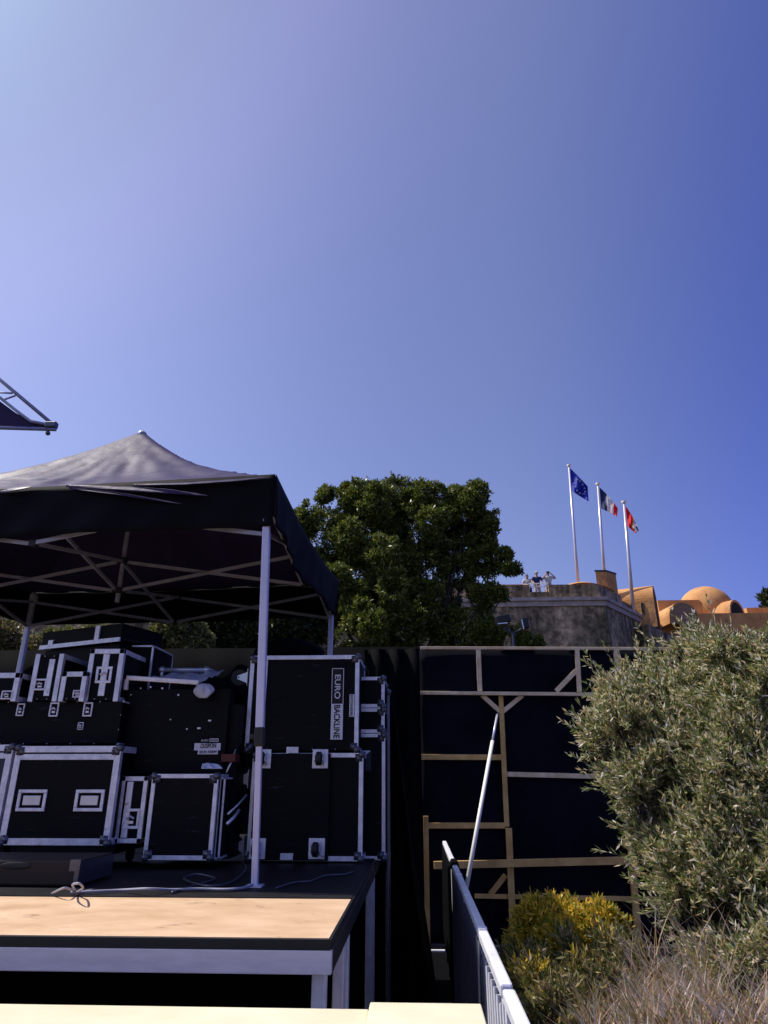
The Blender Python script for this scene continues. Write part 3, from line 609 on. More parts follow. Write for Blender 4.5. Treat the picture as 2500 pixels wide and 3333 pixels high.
cable([(560, 2905, .008), (640, 2880, .008), (700, 2860, .008), (640, 2845, .02), (600, 2862, .008), (680, 2884, .016), (760, 2868, .008), (800, 2830, .008), (790, 2810, .008)], .006, 'corner_steel', 'dark cable coiled loosely on the black deck before the upright case')
cable([(900, 2890, .008), (960, 2872, .008), (1010, 2868, .008), (1060, 2850, .008), (1120, 2846, .008), (1150, 2838, .008)], .005, 'corner_steel', 'thin dark cable straggling across the right part of the black deck')
# ------------------------------------------------------------------ black drape beside the stage
def drape(u, v):
    w_ = (1 - v); tp_l = at(1215, 2300, 5.8); tp_r = at(1266, 2262, 5.6)
    bl = at(1120, 3330, 6.2); br_ = at(1418, 3300, 6.9)
    s = v ** .75
    L_ = tp_l.lerp(bl, v); R_ = tp_r.lerp(br_, v); R_.x = tp_r.x + (br_.x - tp_r.x) * s; L_.x = tp_l.x + (bl.x - tp_l.x) * v ** .9
    p = L_.lerp(R_, u); am = .015 + .09 * v
    p.y += am * math.sin(u * 31 + 1.2 * math.sin(v * 3)) + .4 * am * math.sin(u * 57 + 2); p.x += .3 * am * math.sin(u * 23 + v * 4); return p
m = MB(); m.grid(drape, 90, 40); tag(m.build('drape', 'barrier_cloth' if 'barrier_cloth' in MATS else 'black_cloth', smooth=True, solid=.004), 'black cloth drape hanging in folds between the stage and the barrier', 'curtain')
m = MB(); q = at(1262, 2262, 5.6); m.tube([Vector((q.x, 5.6, 0)), Vector((q.x, 5.6, q.z + .02))], .018); m.ball((q.x, 5.6, q.z + .02), .03); tag(m.build('drape_pole', 'corner_steel'), 'thin upright pole holding the top of the black drape', 'pole')
# ------------------------------------------------------------------ timber screen
WY = 8.9
def wbar(rt, x0, y0, x1, y1, wpx, mt, dy=0.0, name='batten'):
    p = at(x0, y0, WY + dy); q = at(x1, y1, WY + dy); wd = psize(wpx, (x0 + x1) / 2, (y0 + y1) / 2, WY)
    m = MB(); m.bar(p, q, wd, .045); return m.build(name, mt, rt, bevel=.003)
ws = empty('timber_screen', (at(1750, 3080, WY).x, WY, 0), 'tall timber framed screen covered with navy black felt behind the bushes', 'screen')
xa = at(1366, 2300, WY).x; xb = at(2900, 2300, WY).x; ztp = at(1700, 2108, WY).z
m = MB(); m.grid(lambda u, v: Vector((xa + (xb - xa) * u, WY + .035 + .006 * math.sin(u * 37 + v * 3) + .005 * math.sin(v * 21 + u * 9), .02 + (ztp - .04) * v)), 60, 24); m.build('felt', 'navy_felt', ws, smooth=True, solid=.01)
B_ = [(1368, 2109, 2880, 2115, 9, 'timber', -.0), (1342, 2255, 2880, 2268, 11, 'timber', -.05),
      (1557, 2115, 1562, 2250, 15, 'timber', -.003), (1878, 2115, 1886, 2255, 14, 'timber', -.003), (2006, 2115, 2016, 2256, 17, 'timber', -.003), (1810, 2250, 1876, 2182, 15, 'timber', .006),
      (1630, 2262, 1650, 2690, 15, 'timber_shade', -.006), (1569, 2263, 1628, 2316, 14, 'timber', .004), (1701, 2263, 1637, 2316, 14, 'timber', .0045),
      (1348, 2464, 1632, 2465, 17, 'timber_shade', .007), (1650, 2520, 2060, 2530, 15, 'timber', .007), (1392, 2687, 1644, 2687, 17, 'timber_shade', .007),
      (1386, 2656, 1392, 3080, 17, 'timber_shade', -.004), (1656, 2695, 1672, 3080, 20, 'timber_shade', -.05),
      (1412, 2816, 2062, 2800, 22, 'timber_shade', -.10), (1545, 2916, 2200, 2928, 13, 'timber_shade', .008), (1596, 2911, 1646, 2848, 16, 'timber_shade', .010),
      (2038, 2560, 2078, 3060, 20, 'timber_shade', -.006), (2012, 2270, 2040, 2560, 15, 'timber_shade', .002)]
for b_ in B_: wbar(ws, *b_)
# leaning prop
rt = MB(); rt.tube([at(1618, 2328, 8.72), at(1590, 2458, 8.4)], .018, 10); rt.build; 
pr = empty('leaning_prop', at(1500, 2985, 7.1), 'long white pole leaning from the ground up to the timber screen post', 'prop')
P0 = at(1619, 2324, 8.78); P1 = at(1500, 2990, 7.3)
m = MB(); m.tube([P0.lerp(P1, .17), P0.lerp(P1, .90)], .022, 12); m.build('outer_tube', 'white_paint', pr, smooth=True)
m = MB(); m.tube([P0, P0.lerp(P1, .17)], .015, 10); m.build('inner_tube', 'alu', pr, smooth=True)
m = MB(); m.tube([P0.lerp(P1, .9), P0.lerp(P1, 1.18)], .018, 10); m.build('foot_tube', 'alu', pr, smooth=True)
# black screen fence to the left of it
xa0 = at(-600, 2300, 9.2).x; xb0 = at(1372, 2300, 9.2).x; zt0 = at(1000, 2108, 9.2).z
fs = empty('black_screen', ((xa0 + xb0) / 2, 9.2, 0), 'long black cloth screen behind the tent and cases', 'screen')
m = MB(); m.grid(lambda u, v: Vector((xa0 + (xb0 - xa0) * u, 9.2 + .006 * math.sin(u * 90) + .004 * math.sin(u * 71 + v), .02 + (zt0 - .02) * v)), 300, 6); m.build('cloth', 'black_cloth', fs, smooth=True, solid=.006)
m = MB(); m.tube([(xa0, 9.23, zt0 - .03), (xb0, 9.23, zt0 - .03)], .012, 8)
for i in range(8):
    xx = xa0 + (xb0 - xa0) * i / 7; m.tube([(xx, 9.25, 0), (xx, 9.25, zt0 - .02)], .02, 8)
m.build('frame', 'corner_steel', fs)
xx0 = at(1335, 2200, 8.75); m = MB(); m.grid(lambda u, v: Vector((at(1180 + 190 * u, 2400, 8.78).x, 8.78 + .03 * math.sin(u * 19) , .03 + (at(1300, 2112, 8.78).z - .03) * v)), 40, 6)
tag(m.build('drape', 'black_cloth', smooth=True, solid=.005), 'plain black drape hanging at the left end of the timber screen', 'curtain')
# ------------------------------------------------------------------ metal barrier row
RZ = EZ - .65
ra = onz(1672, 3256, RZ); rb = onz(1440, 2722, RZ); rd = (rb - ra); rd.z = 0; L_all = rd.length; rd.normalize(); rn = Vector((rd.y, -rd.x, 0))
def rp(y, z, off=0.0):
    t = (y - ra.y) / rd.y; p = ra + rd * t + rn * off; p.z = z; return p
segs = [(.75, 2.70, 'nearest metal crowd barrier with bright vertical bars, cut off by the bottom edge'), (2.76, 4.66, 'second metal crowd barrier, half in the tent shadow'), (4.70, 6.62, 'third metal crowd barrier, the one wrapped with black cloth'), (6.66, 8.58, 'farthest metal crowd barrier ending at the timber screen')]
def barrier(y0, y1, lab):
    a = rp(y0, 0); rt = empty('crowd_barrier', (a + rp(y1, 0)) / 2, lab, 'barrier', 'row of metal crowd barriers')
    m = MB(); m.bar(rp(y0, RZ - .022), rp(y1, RZ - .022), .044, .044, (0, 0, 1)); m.bar(rp((y0 + y1) / 2 - .01, RZ - .021), rp((y0 + y1) / 2 + .01, RZ - .021), .05, .05, (0, 0, 1)); m.build('top_rail', 'barrier_metal', rt, bevel=.008)
    m = MB(); m.bar(rp(y0, .14), rp(y1, .14), .03, .03, (0, 0, 1)); m.build('lower_rail', 'barrier_metal', rt, bevel=.004)
    for yy in (y0 + .015, y1 - .015):
        m = MB(); p = rp(yy, 0); m.bar(p + Vector((0, 0, .0)), Vector((p.x, p.y, RZ - .045)), .034, .034, rn); m.build('post', 'barrier_metal', rt, bevel=.004)
        m = MB(); m.bar(p + rn * .28 + Vector((0, 0, .02 + H(p.x + .3, p.y))), p - rn * .28 + Vector((0, 0, .02)), .04, .03, (0, 0, 1)); m.build('foot', 'barrier_metal', rt, bevel=.004)
    n = int((y1 - y0) / .105)
    for i in range(1, n):
        p = rp(y0 + (y1 - y0) * i / n, .155); m = MB(); m.tube([p, Vector((p.x, p.y, RZ - .11))], .009, 8, caps=False); m.build('bar', 'barrier_metal', rt, smooth=True)
    return rt
for s_ in segs: barrier(*s_)
def cover(y0, y1, lab, name='cover_sheet', mt='barrier_sheet', off=-.026, zt_=RZ - .03, zb_=.2):
    m = MB(); m.grid(lambda u, v: rp(y0 + (y1 - y0) * u, zb_ + (zt_ - zb_) * v, off - .012 * (1 + math.sin(u * 26 + v * 2)) * (1 - v) - .006 * math.sin(u * 61)), 60, 10)
    return tag(m.build(name, mt, smooth=True, solid=.004), lab, 'cloth')
cover(3.55, 4.64, 'dark blue sheet tied to the shaded half of the second barrier')
cover(4.72, 6.1, 'dark blue sheet tied to the third barrier')
cover(6.7, 8.5, 'dim dark sheet tied to the farthest barrier', mt='black_cloth')
m = MB()
def wrap(u, v):
    y = 6.16 + .34 * u; a = v * 2 * math.pi * .62 - .9
    return rp(y, RZ - .02 + .06 * math.cos(a), .05 * math.sin(a) - .01) if v < .5 else rp(y, RZ - .04 - (v - .5) * 1.7, -.075 - .02 * math.sin(u * 12))
m.grid(lambda u, v: rp(6.16 + .36 * u + .05 * math.sin(v * 4), (RZ + .012) if .30 < v < .42 else ((RZ - .01 - (.30 - v) * 3.2) if v <= .30 else (RZ - .01 - (v - .42) * .9)), (-.045 + .01 * math.sin(u * 14)) if v <= .30 else (-.03 + .5 * (v - .30) if v < .42 else .04)), 16, 24)
tag(m.build('hanging_cloth', 'black_cloth', smooth=True, solid=.006), 'black cloth slung over the top rail of the third barrier', 'cloth')
# added black sheet standing in for shade on the alley ground
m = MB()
xm = rp(2.6, 0).x; m.prism([(XR + .02, 2.6, .006), (rp(2.6, 0).x + .25, 2.6, .006), (rp(8.6, 0).x + .12, 8.6, .006), (XR - .05, 8.6, .006)], (0, 0, .012)); tag(m.build('alley_shade', 'black_cloth'), 'added black sheet painting shade on the ground in the alley between the stage and the barriers', 'shade sheet')
# ------------------------------------------------------------------ floodlights on a stand
FY = 12.5
rt = empty('floodlight_stand', Vector((at(1668, 2100, FY).x, FY, 0)), 'thin pole stand carrying two black floodlights in front of the fort wall', 'lamp stand')
q = at(1668, 2062, FY); m = MB(); m.tube([Vector((q.x, FY, 0)), q], .022, 8); m.build('pole', 'corner_steel', rt)
m = MB(); m.tube([at(1632, 2030, FY), at(1645, 2048, FY), q, at(1690, 2052, FY), at(1706, 2040, FY)], .020, 8); m.tube([at(1655, 2042, FY), at(1662, 2062, FY), at(1680, 2066, FY)], .015, 6); m.build('yoke', 'corner_steel', rt)
for (p, q, wd) in (((1614, 2024), (1658, 2014), 24), ((1694, 2020), (1712, 2046), 0)):
    if wd: a = at(p[0], p[1], FY - .1); b = at(q[0], q[1], FY - .1); m = MB(); m.bar(a, b, psize(26, 1640, 2020, FY), .30); h = m.build('lamp_head', 'lamp_black', rt, bevel=.02); m = MB(); m.bar(at(1620, 2030, FY - .26), at(1652, 2027, FY - .26), .018, .01); m.build('reflector_edge', 'chrome', h)
    else: a = at(1704, 2014, FY - .1); b = at(1710, 2050, FY - .1); m = MB(); m.bar(a, b, psize(22, 1700, 2030, FY), .28); h = m.build('lamp_head', 'lamp_black', rt, bevel=.02); m = MB(); m.bar(at(1698, 2016, FY - .26), at(1705, 2047, FY - .26), .02, .01); m.build('reflector_edge', 'chrome', h)
# ------------------------------------------------------------------ main stage roof corner, top left
SY = 11.0
rt = empty('stage_roof', Vector((at(-300, 1380, SY).x, SY, 0)), 'corner of a big stage roof with metal truss tubes jutting in at the left edge', 'stage roof')
m = MB(); m.prism([at(0, 1306, SY), at(50, 1343, SY), at(105, 1372, SY), at(176, 1388, SY), at(172, 1396, SY), at(0, 1390, SY), at(-500, 1372, SY), at(-500, 1080, SY)], (-.9, .5, .34)); m.build('canopy', 'tent_cloth', rt)
m = MB(); m.tube([at(-500, 820, SY), at(0, 1236, SY), at(168, 1378, SY)], .035, 10); m.build('truss_chord', 'tent_alu', rt, smooth=True)
m = MB(); m.tube([at(-500, 1010, SY - .05), at(0, 1294, SY - .05), at(55, 1338, SY - .05), at(100, 1371, SY - .05), at(176, 1386, SY - .05)], .028, 10); m.tube([at(0, 1278, SY), at(40, 1280, SY)], .018); m.tube([at(50, 1288, SY), at(10, 1302, SY)], .018); m.build('truss_brace', 'tent_alu', rt, smooth=True)
m = MB(); m.tube([at(-500, 1378, SY - .1), at(182, 1398, SY - .1)], .035, 10); m.build('front_tube', 'tent_alu', rt, smooth=True)
m = MB(); m.bar(at(150, 1384, SY - .1), at(186, 1384, SY - .1), .12, .12); m.build('corner_block', 'corner_steel', rt, bevel=.02)
m = MB(); m.ball(at(156, 1410, SY - .1), .045); m.tube([at(156, 1398, SY - .1), at(156, 1410, SY - .1)], .008); m.build('pulley', 'corner_steel', rt, smooth=True)
m = MB(); m.tube([Vector((at(-420, 1380, SY).x, SY + .5, 0)), Vector((at(-420, 1380, SY).x, SY + .5, at(-420, 1370, SY).z))], .15, 8); m.build('tower', 'tent_alu', rt)
# ------------------------------------------------------------------ the fort
GY = 36.0
cz = at(1968, 1954, GY).z; Cn = Vector((at(1968, 1954, GY).x, GY, 0)); pz = at(1951, 1897, GY).z
dirR = Vector((math.sin(R(36)), math.cos(R(36)), 0))
fort = empty('fort', (Cn.x - 5, GY + 8, 0), 'old stained stone fort with orange vaulted roofs and a dome on its terrace', 'fort')
def bastion(z0, z1, o, name, mt='fort_stone', xl=-26.0, back=22.0, cx=0.0):
    c = Vector((Cn.x + o * .35, GY - o, 0)); d = c + dirR * back
    m = MB(); m.prism([(xl, GY - o, z0), (c.x, c.y, z0), (d.x, d.y, z0), (xl, d.y, z0)], (0, 0, z1 - z0)); return m.build(name, mt, fort)
bastion(0, cz - .30, .0, 'wall')
bastion(cz - .30, cz - .02, .10, 'cornice', 'cornice_stone'); bastion(cz - .02, cz + .16, .22, 'cornice', 'cornice_stone')
# parapet in two runs with an opening for the lookout
gx0 = at(1722, 1905, GY + .25).x; gx1 = at(1786, 1905, GY + .25).x; th = 1.3
c = Vector((Cn.x - .15, GY + .25, 0)); d = c + dirR * 10.5; dn_ = Vector((-dirR.y, dirR.x, 0))
zp = cz + .16
m = MB(); m.b2((-26, GY + .25, zp), (gx0, GY + .25 + th, pz)); m.build('parapet', 'fort_stone', fort)
m = MB(); m.prism([(gx1, c.y, zp), (c.x, c.y, zp), (c.x - .5, c.y + th, zp), (gx1, c.y + th, zp)], (0, 0, pz - zp)); m.build('parapet', 'fort_stone', fort)
m = MB(); m.b2((gx0, GY + .3, zp), (gx1, GY + .3 + th, at(1750, 1922, GY).z)); m.build('sill', 'fort_stone', fort)
m = MB(); e5 = c + dirR * 3.4; m.prism([(c.x, c.y, zp), (e5.x, e5.y, zp), (e5.x - .8, e5.y + .6, zp), (c.x - .8, c.y + .6, zp)], (0, 0, pz - zp)); m.build('parapet', 'fort_stone', fort)
e6 = c + dirR * 14; m = MB(); m.prism([(e5.x, e5.y, zp), (e6.x, e6.y, zp), (e6.x - .8, e6.y + .6, zp), (e5.x - .8, e5.y + .6, zp)], (0, 0, pz - zp - .25)); m.build('parapet', 'fort_stone', fort)
# orange coping and roofs
m = MB(); m.b2((-26, GY + 1.7, zp), (at(1700, 1890, GY + 2).x, GY + 8, pz + .44)); m.build('terrace_roof', 'orange_render', fort)
m = MB()
def mound(u, v):
    x0 = at(1790, 1890, GY + 3).x; x1 = at(1975, 1890, GY + 3).x; return Vector((x0 + (x1 - x0) * u, GY + 1.7 + 4 * v, pz - .3 + 1.20 * math.sin(math.pi * min(1, max(0, u * .9 + .05))) ** .6 * math.sin(math.pi * (.15 + .7 * v)) ** .5))
m.grid(mound, 16, 8); m.build('terrace_roof', 'orange_render', fort, smooth=True)
# chimney block
a = at(1938, 1862, GY + 2.2); b = at(1982, 1925, GY + 2.2); zt_ = at(1960, 1861, GY + 2.2).z
dR2 = Vector((math.sin(R(48)), math.cos(R(48)), 0)); cc = Vector((b.x, GY + 2.2, 0)); ww = b.x - a.x
pl = [Vector((cc.x, cc.y, pz - 1.2)), Vector((cc.x, cc.y, pz - 1.2)) + dR2 * .95, Vector((cc.x - ww, cc.y, pz - 1.2)) + dR2 * .95, Vector((cc.x - ww, cc.y, pz - 1.2))]
m = MB(); m.prism(pl, (0, 0, zt_ - pz + 1.2)); ch = m.build('chimney', 'orange_render', fort)
ce = sum(pl, Vector()) / 4; m = MB(); m.prism([ce + (p - ce) * 1.08 + Vector((0, 0, zt_ - pz + 1.2 + .004)) for p in pl], (0, 0, .10)); m.build('cap', 'slate', ch)
# vaults
def vault(P, Q, r, name, th_=.10, hollow=True, back=None, base=.8, face='hollow_shade', rz=1.0):
    P = Vector(P); Q = Vector(Q); d = (Q - P); d.z = 0; d.normalize(); sx = Vector((d.y, -d.x, 0)); n = 20
    def ring(rr, c): return [c + sx * (math.cos(math.pi * i / n) * rr) + Vector((0, 0, math.sin(math.pi * i / n) * rr * rz)) for i in range(n + 1)]
    m = MB(); A = ring(r, P); B = ring(r, Q); A2 = ring(r - th_, P); B2 = ring(r - th_, Q); V = A + B + A2 + B2; k = n + 1; Fs = []
    for i in range(n): Fs += [(i, i + 1, k + i + 1, k + i), (2 * k + i, 3 * k + i, 3 * k + i + 1, 2 * k + i + 1), (k + i, k + i + 1, 3 * k + i + 1, 3 * k + i), (i, 2 * k + i, 2 * k + i + 1, i + 1)]
    m.add(V, Fs)
    for s in (-1, 1):
        p = P + sx * (s * (r - th_ / 2)); q = Q + sx * (s * (r - th_ / 2)); m.bar(p - Vector((0, 0, base / 2)), q - Vector((0, 0, base / 2)), base - .01, th_, sx)
    o = m.build(name, 'orange_render', fort)
    C2 = Q - d * (.35 if hollow else .02); rg = ring(r - th_ - .01, C2); m = MB(); m.prism([p for p in rg] + [rg[-1] - Vector((0, 0, base)), rg[0] - Vector((0, 0, base))], -d * .1); m.build('end_face', face, o)  # dark faces paint the shade inside the open arches
    return o
VY = 41.0
q = at(2135, 1966, VY); r1_ = psize(60, 2130, 1960, VY)
vault((q.x - 3.6, VY + 1.6, q.z), (q.x, VY, q.z), r1_, 'vault', base=1.6, hollow=False, th_=.16)
q = at(2228, 2008, 42); r2_ = psize(50, 2228, 1990, 42)
vault((q.x - .6, 47, q.z), (q.x, 42, q.z), r2_, 'vault', hollow=False, face='brick', rz=1.0, base=.4)
VY = 46.0; q = at(2300, 1992, VY); rr = psize(84, 2300, 1960, VY)
m = MB(); m.ball(q, rr, 40, 24, (1, 1, .98)); m.build('dome', 'orange_render', fort, smooth=True)
q = at(2402, 1998, 44); r3 = psize(46, 2400, 1980, 44)
vault((q.x - 1.9, 46.4, q.z), (q.x, 44, q.z), r3, 'vault', base=.9, hollow=False, th_=.15)
# low orange terrace walls
def slab(x0, y0, x1, y1, Y, dep, mt, name):
    a = at(x0, y0, Y); b = at(x1, y1, Y); m = MB(); m.b2((a.x, Y, b.z), (b.x, Y + dep, a.z)); return m.build(name, mt, fort)
slab(2140, 1954, 2290, 2030, 44.5, 2, 'orange_render', 'terrace_wall'); slab(2150, 1998, 2700, 2060, 43.4, 5, 'orange_render', 'terrace_wall')
slab(2085, 1962, 2126, 2000, 40.2, .6, 'fort_stone', 'buttress'); slab(2430, 1978, 2600, 2040, 47, 3, 'orange_render', 'terrace_wall')
zb_ = at(2400, 2060, 43.4).z; m = MB(); m.b2((at(2110, 2060, 43.4).x, 43.35, 0), (at(2700, 2060, 43.4).x + .3, 60, zb_)); m.build('wall', 'fort_stone', fort)
# lower bastion flank, lighter masonry on the right
fl = at(2095, 2020, 39.0); m = MB(); g1 = Vector((fl.x, 38.4, 0)); g2 = g1 + dirR * 16; m.prism([g1, g2, g2 + Vector((-.5, 2, 0)), g1 + Vector((-.5, 2, 0))], (0, 0, at(2110, 2030, 38.4).z)); m.build('wall', 'fort_stone', fort)
# ------------------------------------------------------------------ railing and people on the fort
RY = GY + .32
rt = empty('railing', at(1752, 1921, RY), 'thin pale metal railing across the opening of the fort parapet', 'railing')
m = MB(); za = at(1752, 1899, RY).z; zb2 = at(1752, 1920, RY).z
for z_ in (za, (za + zb2) / 2): m.tube([(gx0, RY, z_), (gx1, RY, z_)], .02, 6)
m.build('rail', 'white_paint', rt)
for i in range(6): 
    m = MB(); x_ = gx0 + .03 + (gx1 - gx0 - .06) * i / 5; m.tube([(x_, RY, zb2), (x_, RY, za)], .015, 6); m.build('post', 'white_paint', rt)
def skin(name, verts, edges, rads, m, parent, root=0, lv=2):
    org = worldloc(parent); me = bpy.data.meshes.new(name); bm = bmesh.new(); ly = bm.verts.layers.skin.verify(); bv = [bm.verts.new(Vector(v) - org) for v in verts]
    for a, b in edges: bm.edges.new((bv[a], bv[b]))
    for i, v in enumerate(bv): r_ = rads[i]; v[ly].radius = r_ if isinstance(r_, tuple) else (r_, r_); v[ly].use_root = (i == root)
    bm.to_mesh(me); bm.free(); me.materials.append(MATS[m]); o = bpy.data.objects.new(name, me); COL.objects.link(o); o.parent = parent
    sk = o.modifiers.new('skin', 'SKIN'); sk.use_smooth_shade = True; ss = o.modifiers.new('sub', 'SUBSURF'); ss.levels = lv; ss.render_levels = lv; return o
def person(px, pyhead, Y, label, shirt, trouser, hat, pose, face=-1, lean=0.0, hcol='hair', floor=None):
    h = at(px, pyhead, Y); X = h.x; zt = h.z + .11; base = zt - 1.72
    rt = empty('person', (X, Y, base), label, 'person')
    def P(x, y, z): return Vector((X + x + lean * (z - 1.0), Y + y, base + z))
    V = [P(0, 0, .95), P(0, 0, 1.15), P(0, 0, 1.36), P(0, 0, 1.47), P(0, -.01, 1.54), P(0, -.015, 1.62), P(0, 0, 1.70)]
    E = [(0, 1), (1, 2), (2, 3), (3, 4), (4, 5), (5, 6)]; Rr = [(.155, .11), (.135, .10), (.17, .11), (.06, .06), (.055, .06), (.085, .10), (.055, .07)]
    arms = {'rest': [(-.2, 0, 1.40), (-.30, -.08, 1.15), (-.24, -.32, 1.02), (-.23, -.40, 1.0), (.2, 0, 1.40), (.30, -.08, 1.15), (.24, -.32, 1.02), (.23, -.40, 1.0)],
            'look': [(-.2, 0, 1.40), (-.36, -.16, 1.28), (-.12, -.2, 1.56), (-.07, -.19, 1.62), (.2, 0, 1.40), (.40, -.12, 1.30), (.14, -.2, 1.57), (.07, -.19, 1.62)],
            'lean': [(-.2, 0, 1.40), (-.28, -.05, 1.14), (-.1, -.3, 1.05), (-.02, -.36, 1.05), (.2, 0, 1.40), (.32, -.1, 1.16), (.36, -.3, 1.04), (.42, -.36, 1.03)]}[pose]
    i0 = len(V)
    for a in arms: V.append(P(*a))
    for s in (0, 4): E += [(2, i0 + s), (i0 + s, i0 + s + 1), (i0 + s + 1, i0 + s + 2), (i0 + s + 2, i0 + s + 3)]; Rr += [.065, .048, .032, .038]
    j0 = len(V)
    for s in (-1, 1):
        V += [P(s * .095, 0, .86), P(s * .11, -.01, .48), P(s * .11, .02, .09), P(s * .12, -.12, .04)]; k = len(V) - 4; E += [(0, k), (k, k + 1), (k + 1, k + 2), (k + 2, k + 3)]; Rr += [.085, .06, .045, .04]
    skin('body', V, E, Rr, 'skin', rt)
    sv = [0, 1, 2] + [i0, i0 + 1, i0 + 4, i0 + 5]
    S = [V[0] + Vector((0, 0, .02)), V[1], V[2], V[i0], V[i0].lerp(V[i0 + 1], .75), V[i0 + 4], V[i0 + 4].lerp(V[i0 + 5], .75)]
    skin('shirt', S, [(0, 1), (1, 2), (2, 3), (3, 4), (2, 5), (5, 6)], [(.175, .13), (.16, .125), (.19, .13), .085, .075, .085, .075], shirt, rt)
    T = [V[0], V[j0], V[j0 + 1], V[j0 + 2], V[j0 + 4], V[j0 + 5], V[j0 + 6]]
    skin('trousers', T, [(0, 1), (1, 2), (2, 3), (0, 4), (4, 5), (5, 6)], [(.17, .125), .105, .08, .06, .105, .08, .06], trouser, rt)
    m = MB(); m.ball(P(0, .03, 1.665), .098, 14, 10, (.95, 1.05, .95)); m.build('hair', hcol, rt, smooth=True)
    if hat: 
        m = MB(); m.ball(P(0, .0, 1.70), .108, 14, 10, (1, 1.1, .62)); m.box(P(.03 * face * -1, -.13, 1.685), (.14, .11, .014)); m.build('cap', hat, rt, smooth=True)
    m = MB(); m.ball(P(0, -.112, 1.60), .014, 8, 6, (.8, 1.2, 1.3)); m.build('nose', 'skin', rt, smooth=True)
    m = MB(); m.ball(P(-.032, -.10, 1.625), .010, 6, 4); m.ball(P(.032, -.10, 1.625), .010, 6, 4); m.box(P(0, -.103, 1.565), (.045, .008, .008)); m.build('face_features', 'hair', rt)
    return rt, P
person(1717, 1877, RY + .75, 'person in a white shirt leaning on the parapet, leftmost of the three', 'shirt_white', 'shirt_navy', None, 'lean', lean=-.05)
person(1746, 1869, RY + .55, 'person in a navy shirt and white cap standing behind the railing', 'shirt_navy', 'cloth_pink', 'shirt_white', 'rest')
rt3, P3 = person(1783, 1868, RY + .7, 'person in a white shirt and dark cap looking through binoculars', 'shirt_white', 'cloth_pink', 'shirt_navy', 'look')
m = MB(); m.tube([P3(-.035, -.11, 1.625), P3(-.035, -.24, 1.63)], .028, 10); m.tube([P3(.035, -.11, 1.625), P3(.035, -.24, 1.63)], .028, 10); m.box(P3(0, -.16, 1.63), (.05, .05, .02)); tag(m.build('binoculars', 'lamp_black'), 'black binoculars held up to the eyes by the person in the dark cap', 'binoculars')
# ------------------------------------------------------------------ flags
def flagpole(px, y0, x1, y1, Y, label, r0=.10):
    a = at(px, y0, Y); b = at(x1, y1, Y); b = a + (b - a) * 1.25
    rt = empty('flagpole', b, label, 'flagpole'); m = MB(); m.tube([b, a], r0, 14, r2=r0 * .62); m.build('pole', 'steel_pole', rt, smooth=True)
    m = MB(); m.tube([a, a + Vector((0, 0, .10))], r0 * 1.25, 12); m.build('cap', 'white_paint', rt)
FG = 40.0
flagpole(1852, 1517, 1881, 1892, FG, 'tallest white flagpole, carrying the blue starred flag'); flagpole(1946, 1577, 1967, 1868, FG + 1, 'middle white flagpole rising behind the orange chimney', .11); flagpole(2031, 1636, 2056, 1925, FG, 'shortest and rightmost white flagpole', .12)
def flag(pts, Y, mats, bands, label, amp=.10, name='flag'):
    # pts: hoist top, hoist bottom, fly bottom, fly top (photo pixels) plus optional mid points of top and bottom edges
    HT, HB, FB, FT, MT, MBm = pts
    def q2(a, b, c, t): return tuple((1 - t) ** 2 * a[i] + 2 * t * (1 - t) * b[i] + t * t * c[i] for i in (0, 1))
    def fn(u, v):
        t = q2(HT, MT, FT, u); b = q2(HB, MBm, FB, u); x = t[0] + (b[0] - t[0]) * v; y = t[1] + (b[1] - t[1]) * v
        return at(x, y, Y - .15 + amp * 2.2 * math.sin(u * 9 + v * 2.5) * (.25 + u) + amp * math.sin(u * 17 - v * 5) * u)
    nu = 45; m = MB()
    V = [fn(i / nu, j / 24) for j in range(25) for i in range(nu + 1)]; base = len(m.v); m.v = V
    for j in range(24):
        for i in range(nu):
            m.f.append((j * (nu + 1) + i, j * (nu + 1) + i + 1, (j + 1) * (nu + 1) + i + 1, (j + 1) * (nu + 1) + i)); m.m.append(bands((i + .5) / nu, (j + .5) / 24))
    o = m.build(name, mats, smooth=True, solid=.01); return tag(o, label, 'flag'), fn
fo, fn = flag([(1855, 1523), (1860, 1596), (1916, 1632), (1913, 1583), (1886, 1553), (1880, 1612)], FG, ['flag_blue'], lambda u, v: 0, 'deep blue flag with a ring of white stars on the tallest pole')
def star(m, c, ux, uy, r):
    P = []
    for i in range(10):
        a = math.pi / 2 + math.pi * i / 5; rr_ = r if i % 2 == 0 else r * .42; P.append(c + ux * math.cos(a) * rr_ + uy * math.sin(a) * rr_)
    m.prism([p + Vector((0, -.03, 0)) for p in P], (0, .012, 0))
for i in range(12):
    a = 2 * math.pi * i / 12; u = .54 + .30 * math.cos(a); v = .52 + .33 * math.sin(a); c = fn(u, v); ux = Vector((1, 0, 0)); uy = Vector((0, 0, 1)); m = MB(); star(m, c, ux, uy, .075); m.build('star', 'flag_white', fo)
flag([(1951, 1586), (1957, 1655), (2008, 1681), (2011, 1655), (1985, 1615), (1985, 1668)], FG + 1, ['flag_navy', 'flag_white', 'flag_red'], lambda u, v: 0 if u < .36 else (1 if u < .76 else 2), 'blue white and red tricolour flag on the middle pole')
flag([(2036, 1647), (2043, 1712), (2070, 1736), (2080, 1726), (2062, 1680), (2052, 1722)], FG, ['flag_red', 'flag_yellow', 'flag_white', 'flag_navy'], lambda u, v: (0 if u < .52 or v > .80 else (1 if u < .58 or v > .76 else (3 if (.12 < v < .36 and u > .78) else 2))), 'red flag with a yellow edged white field and dark emblem, rightmost flag')
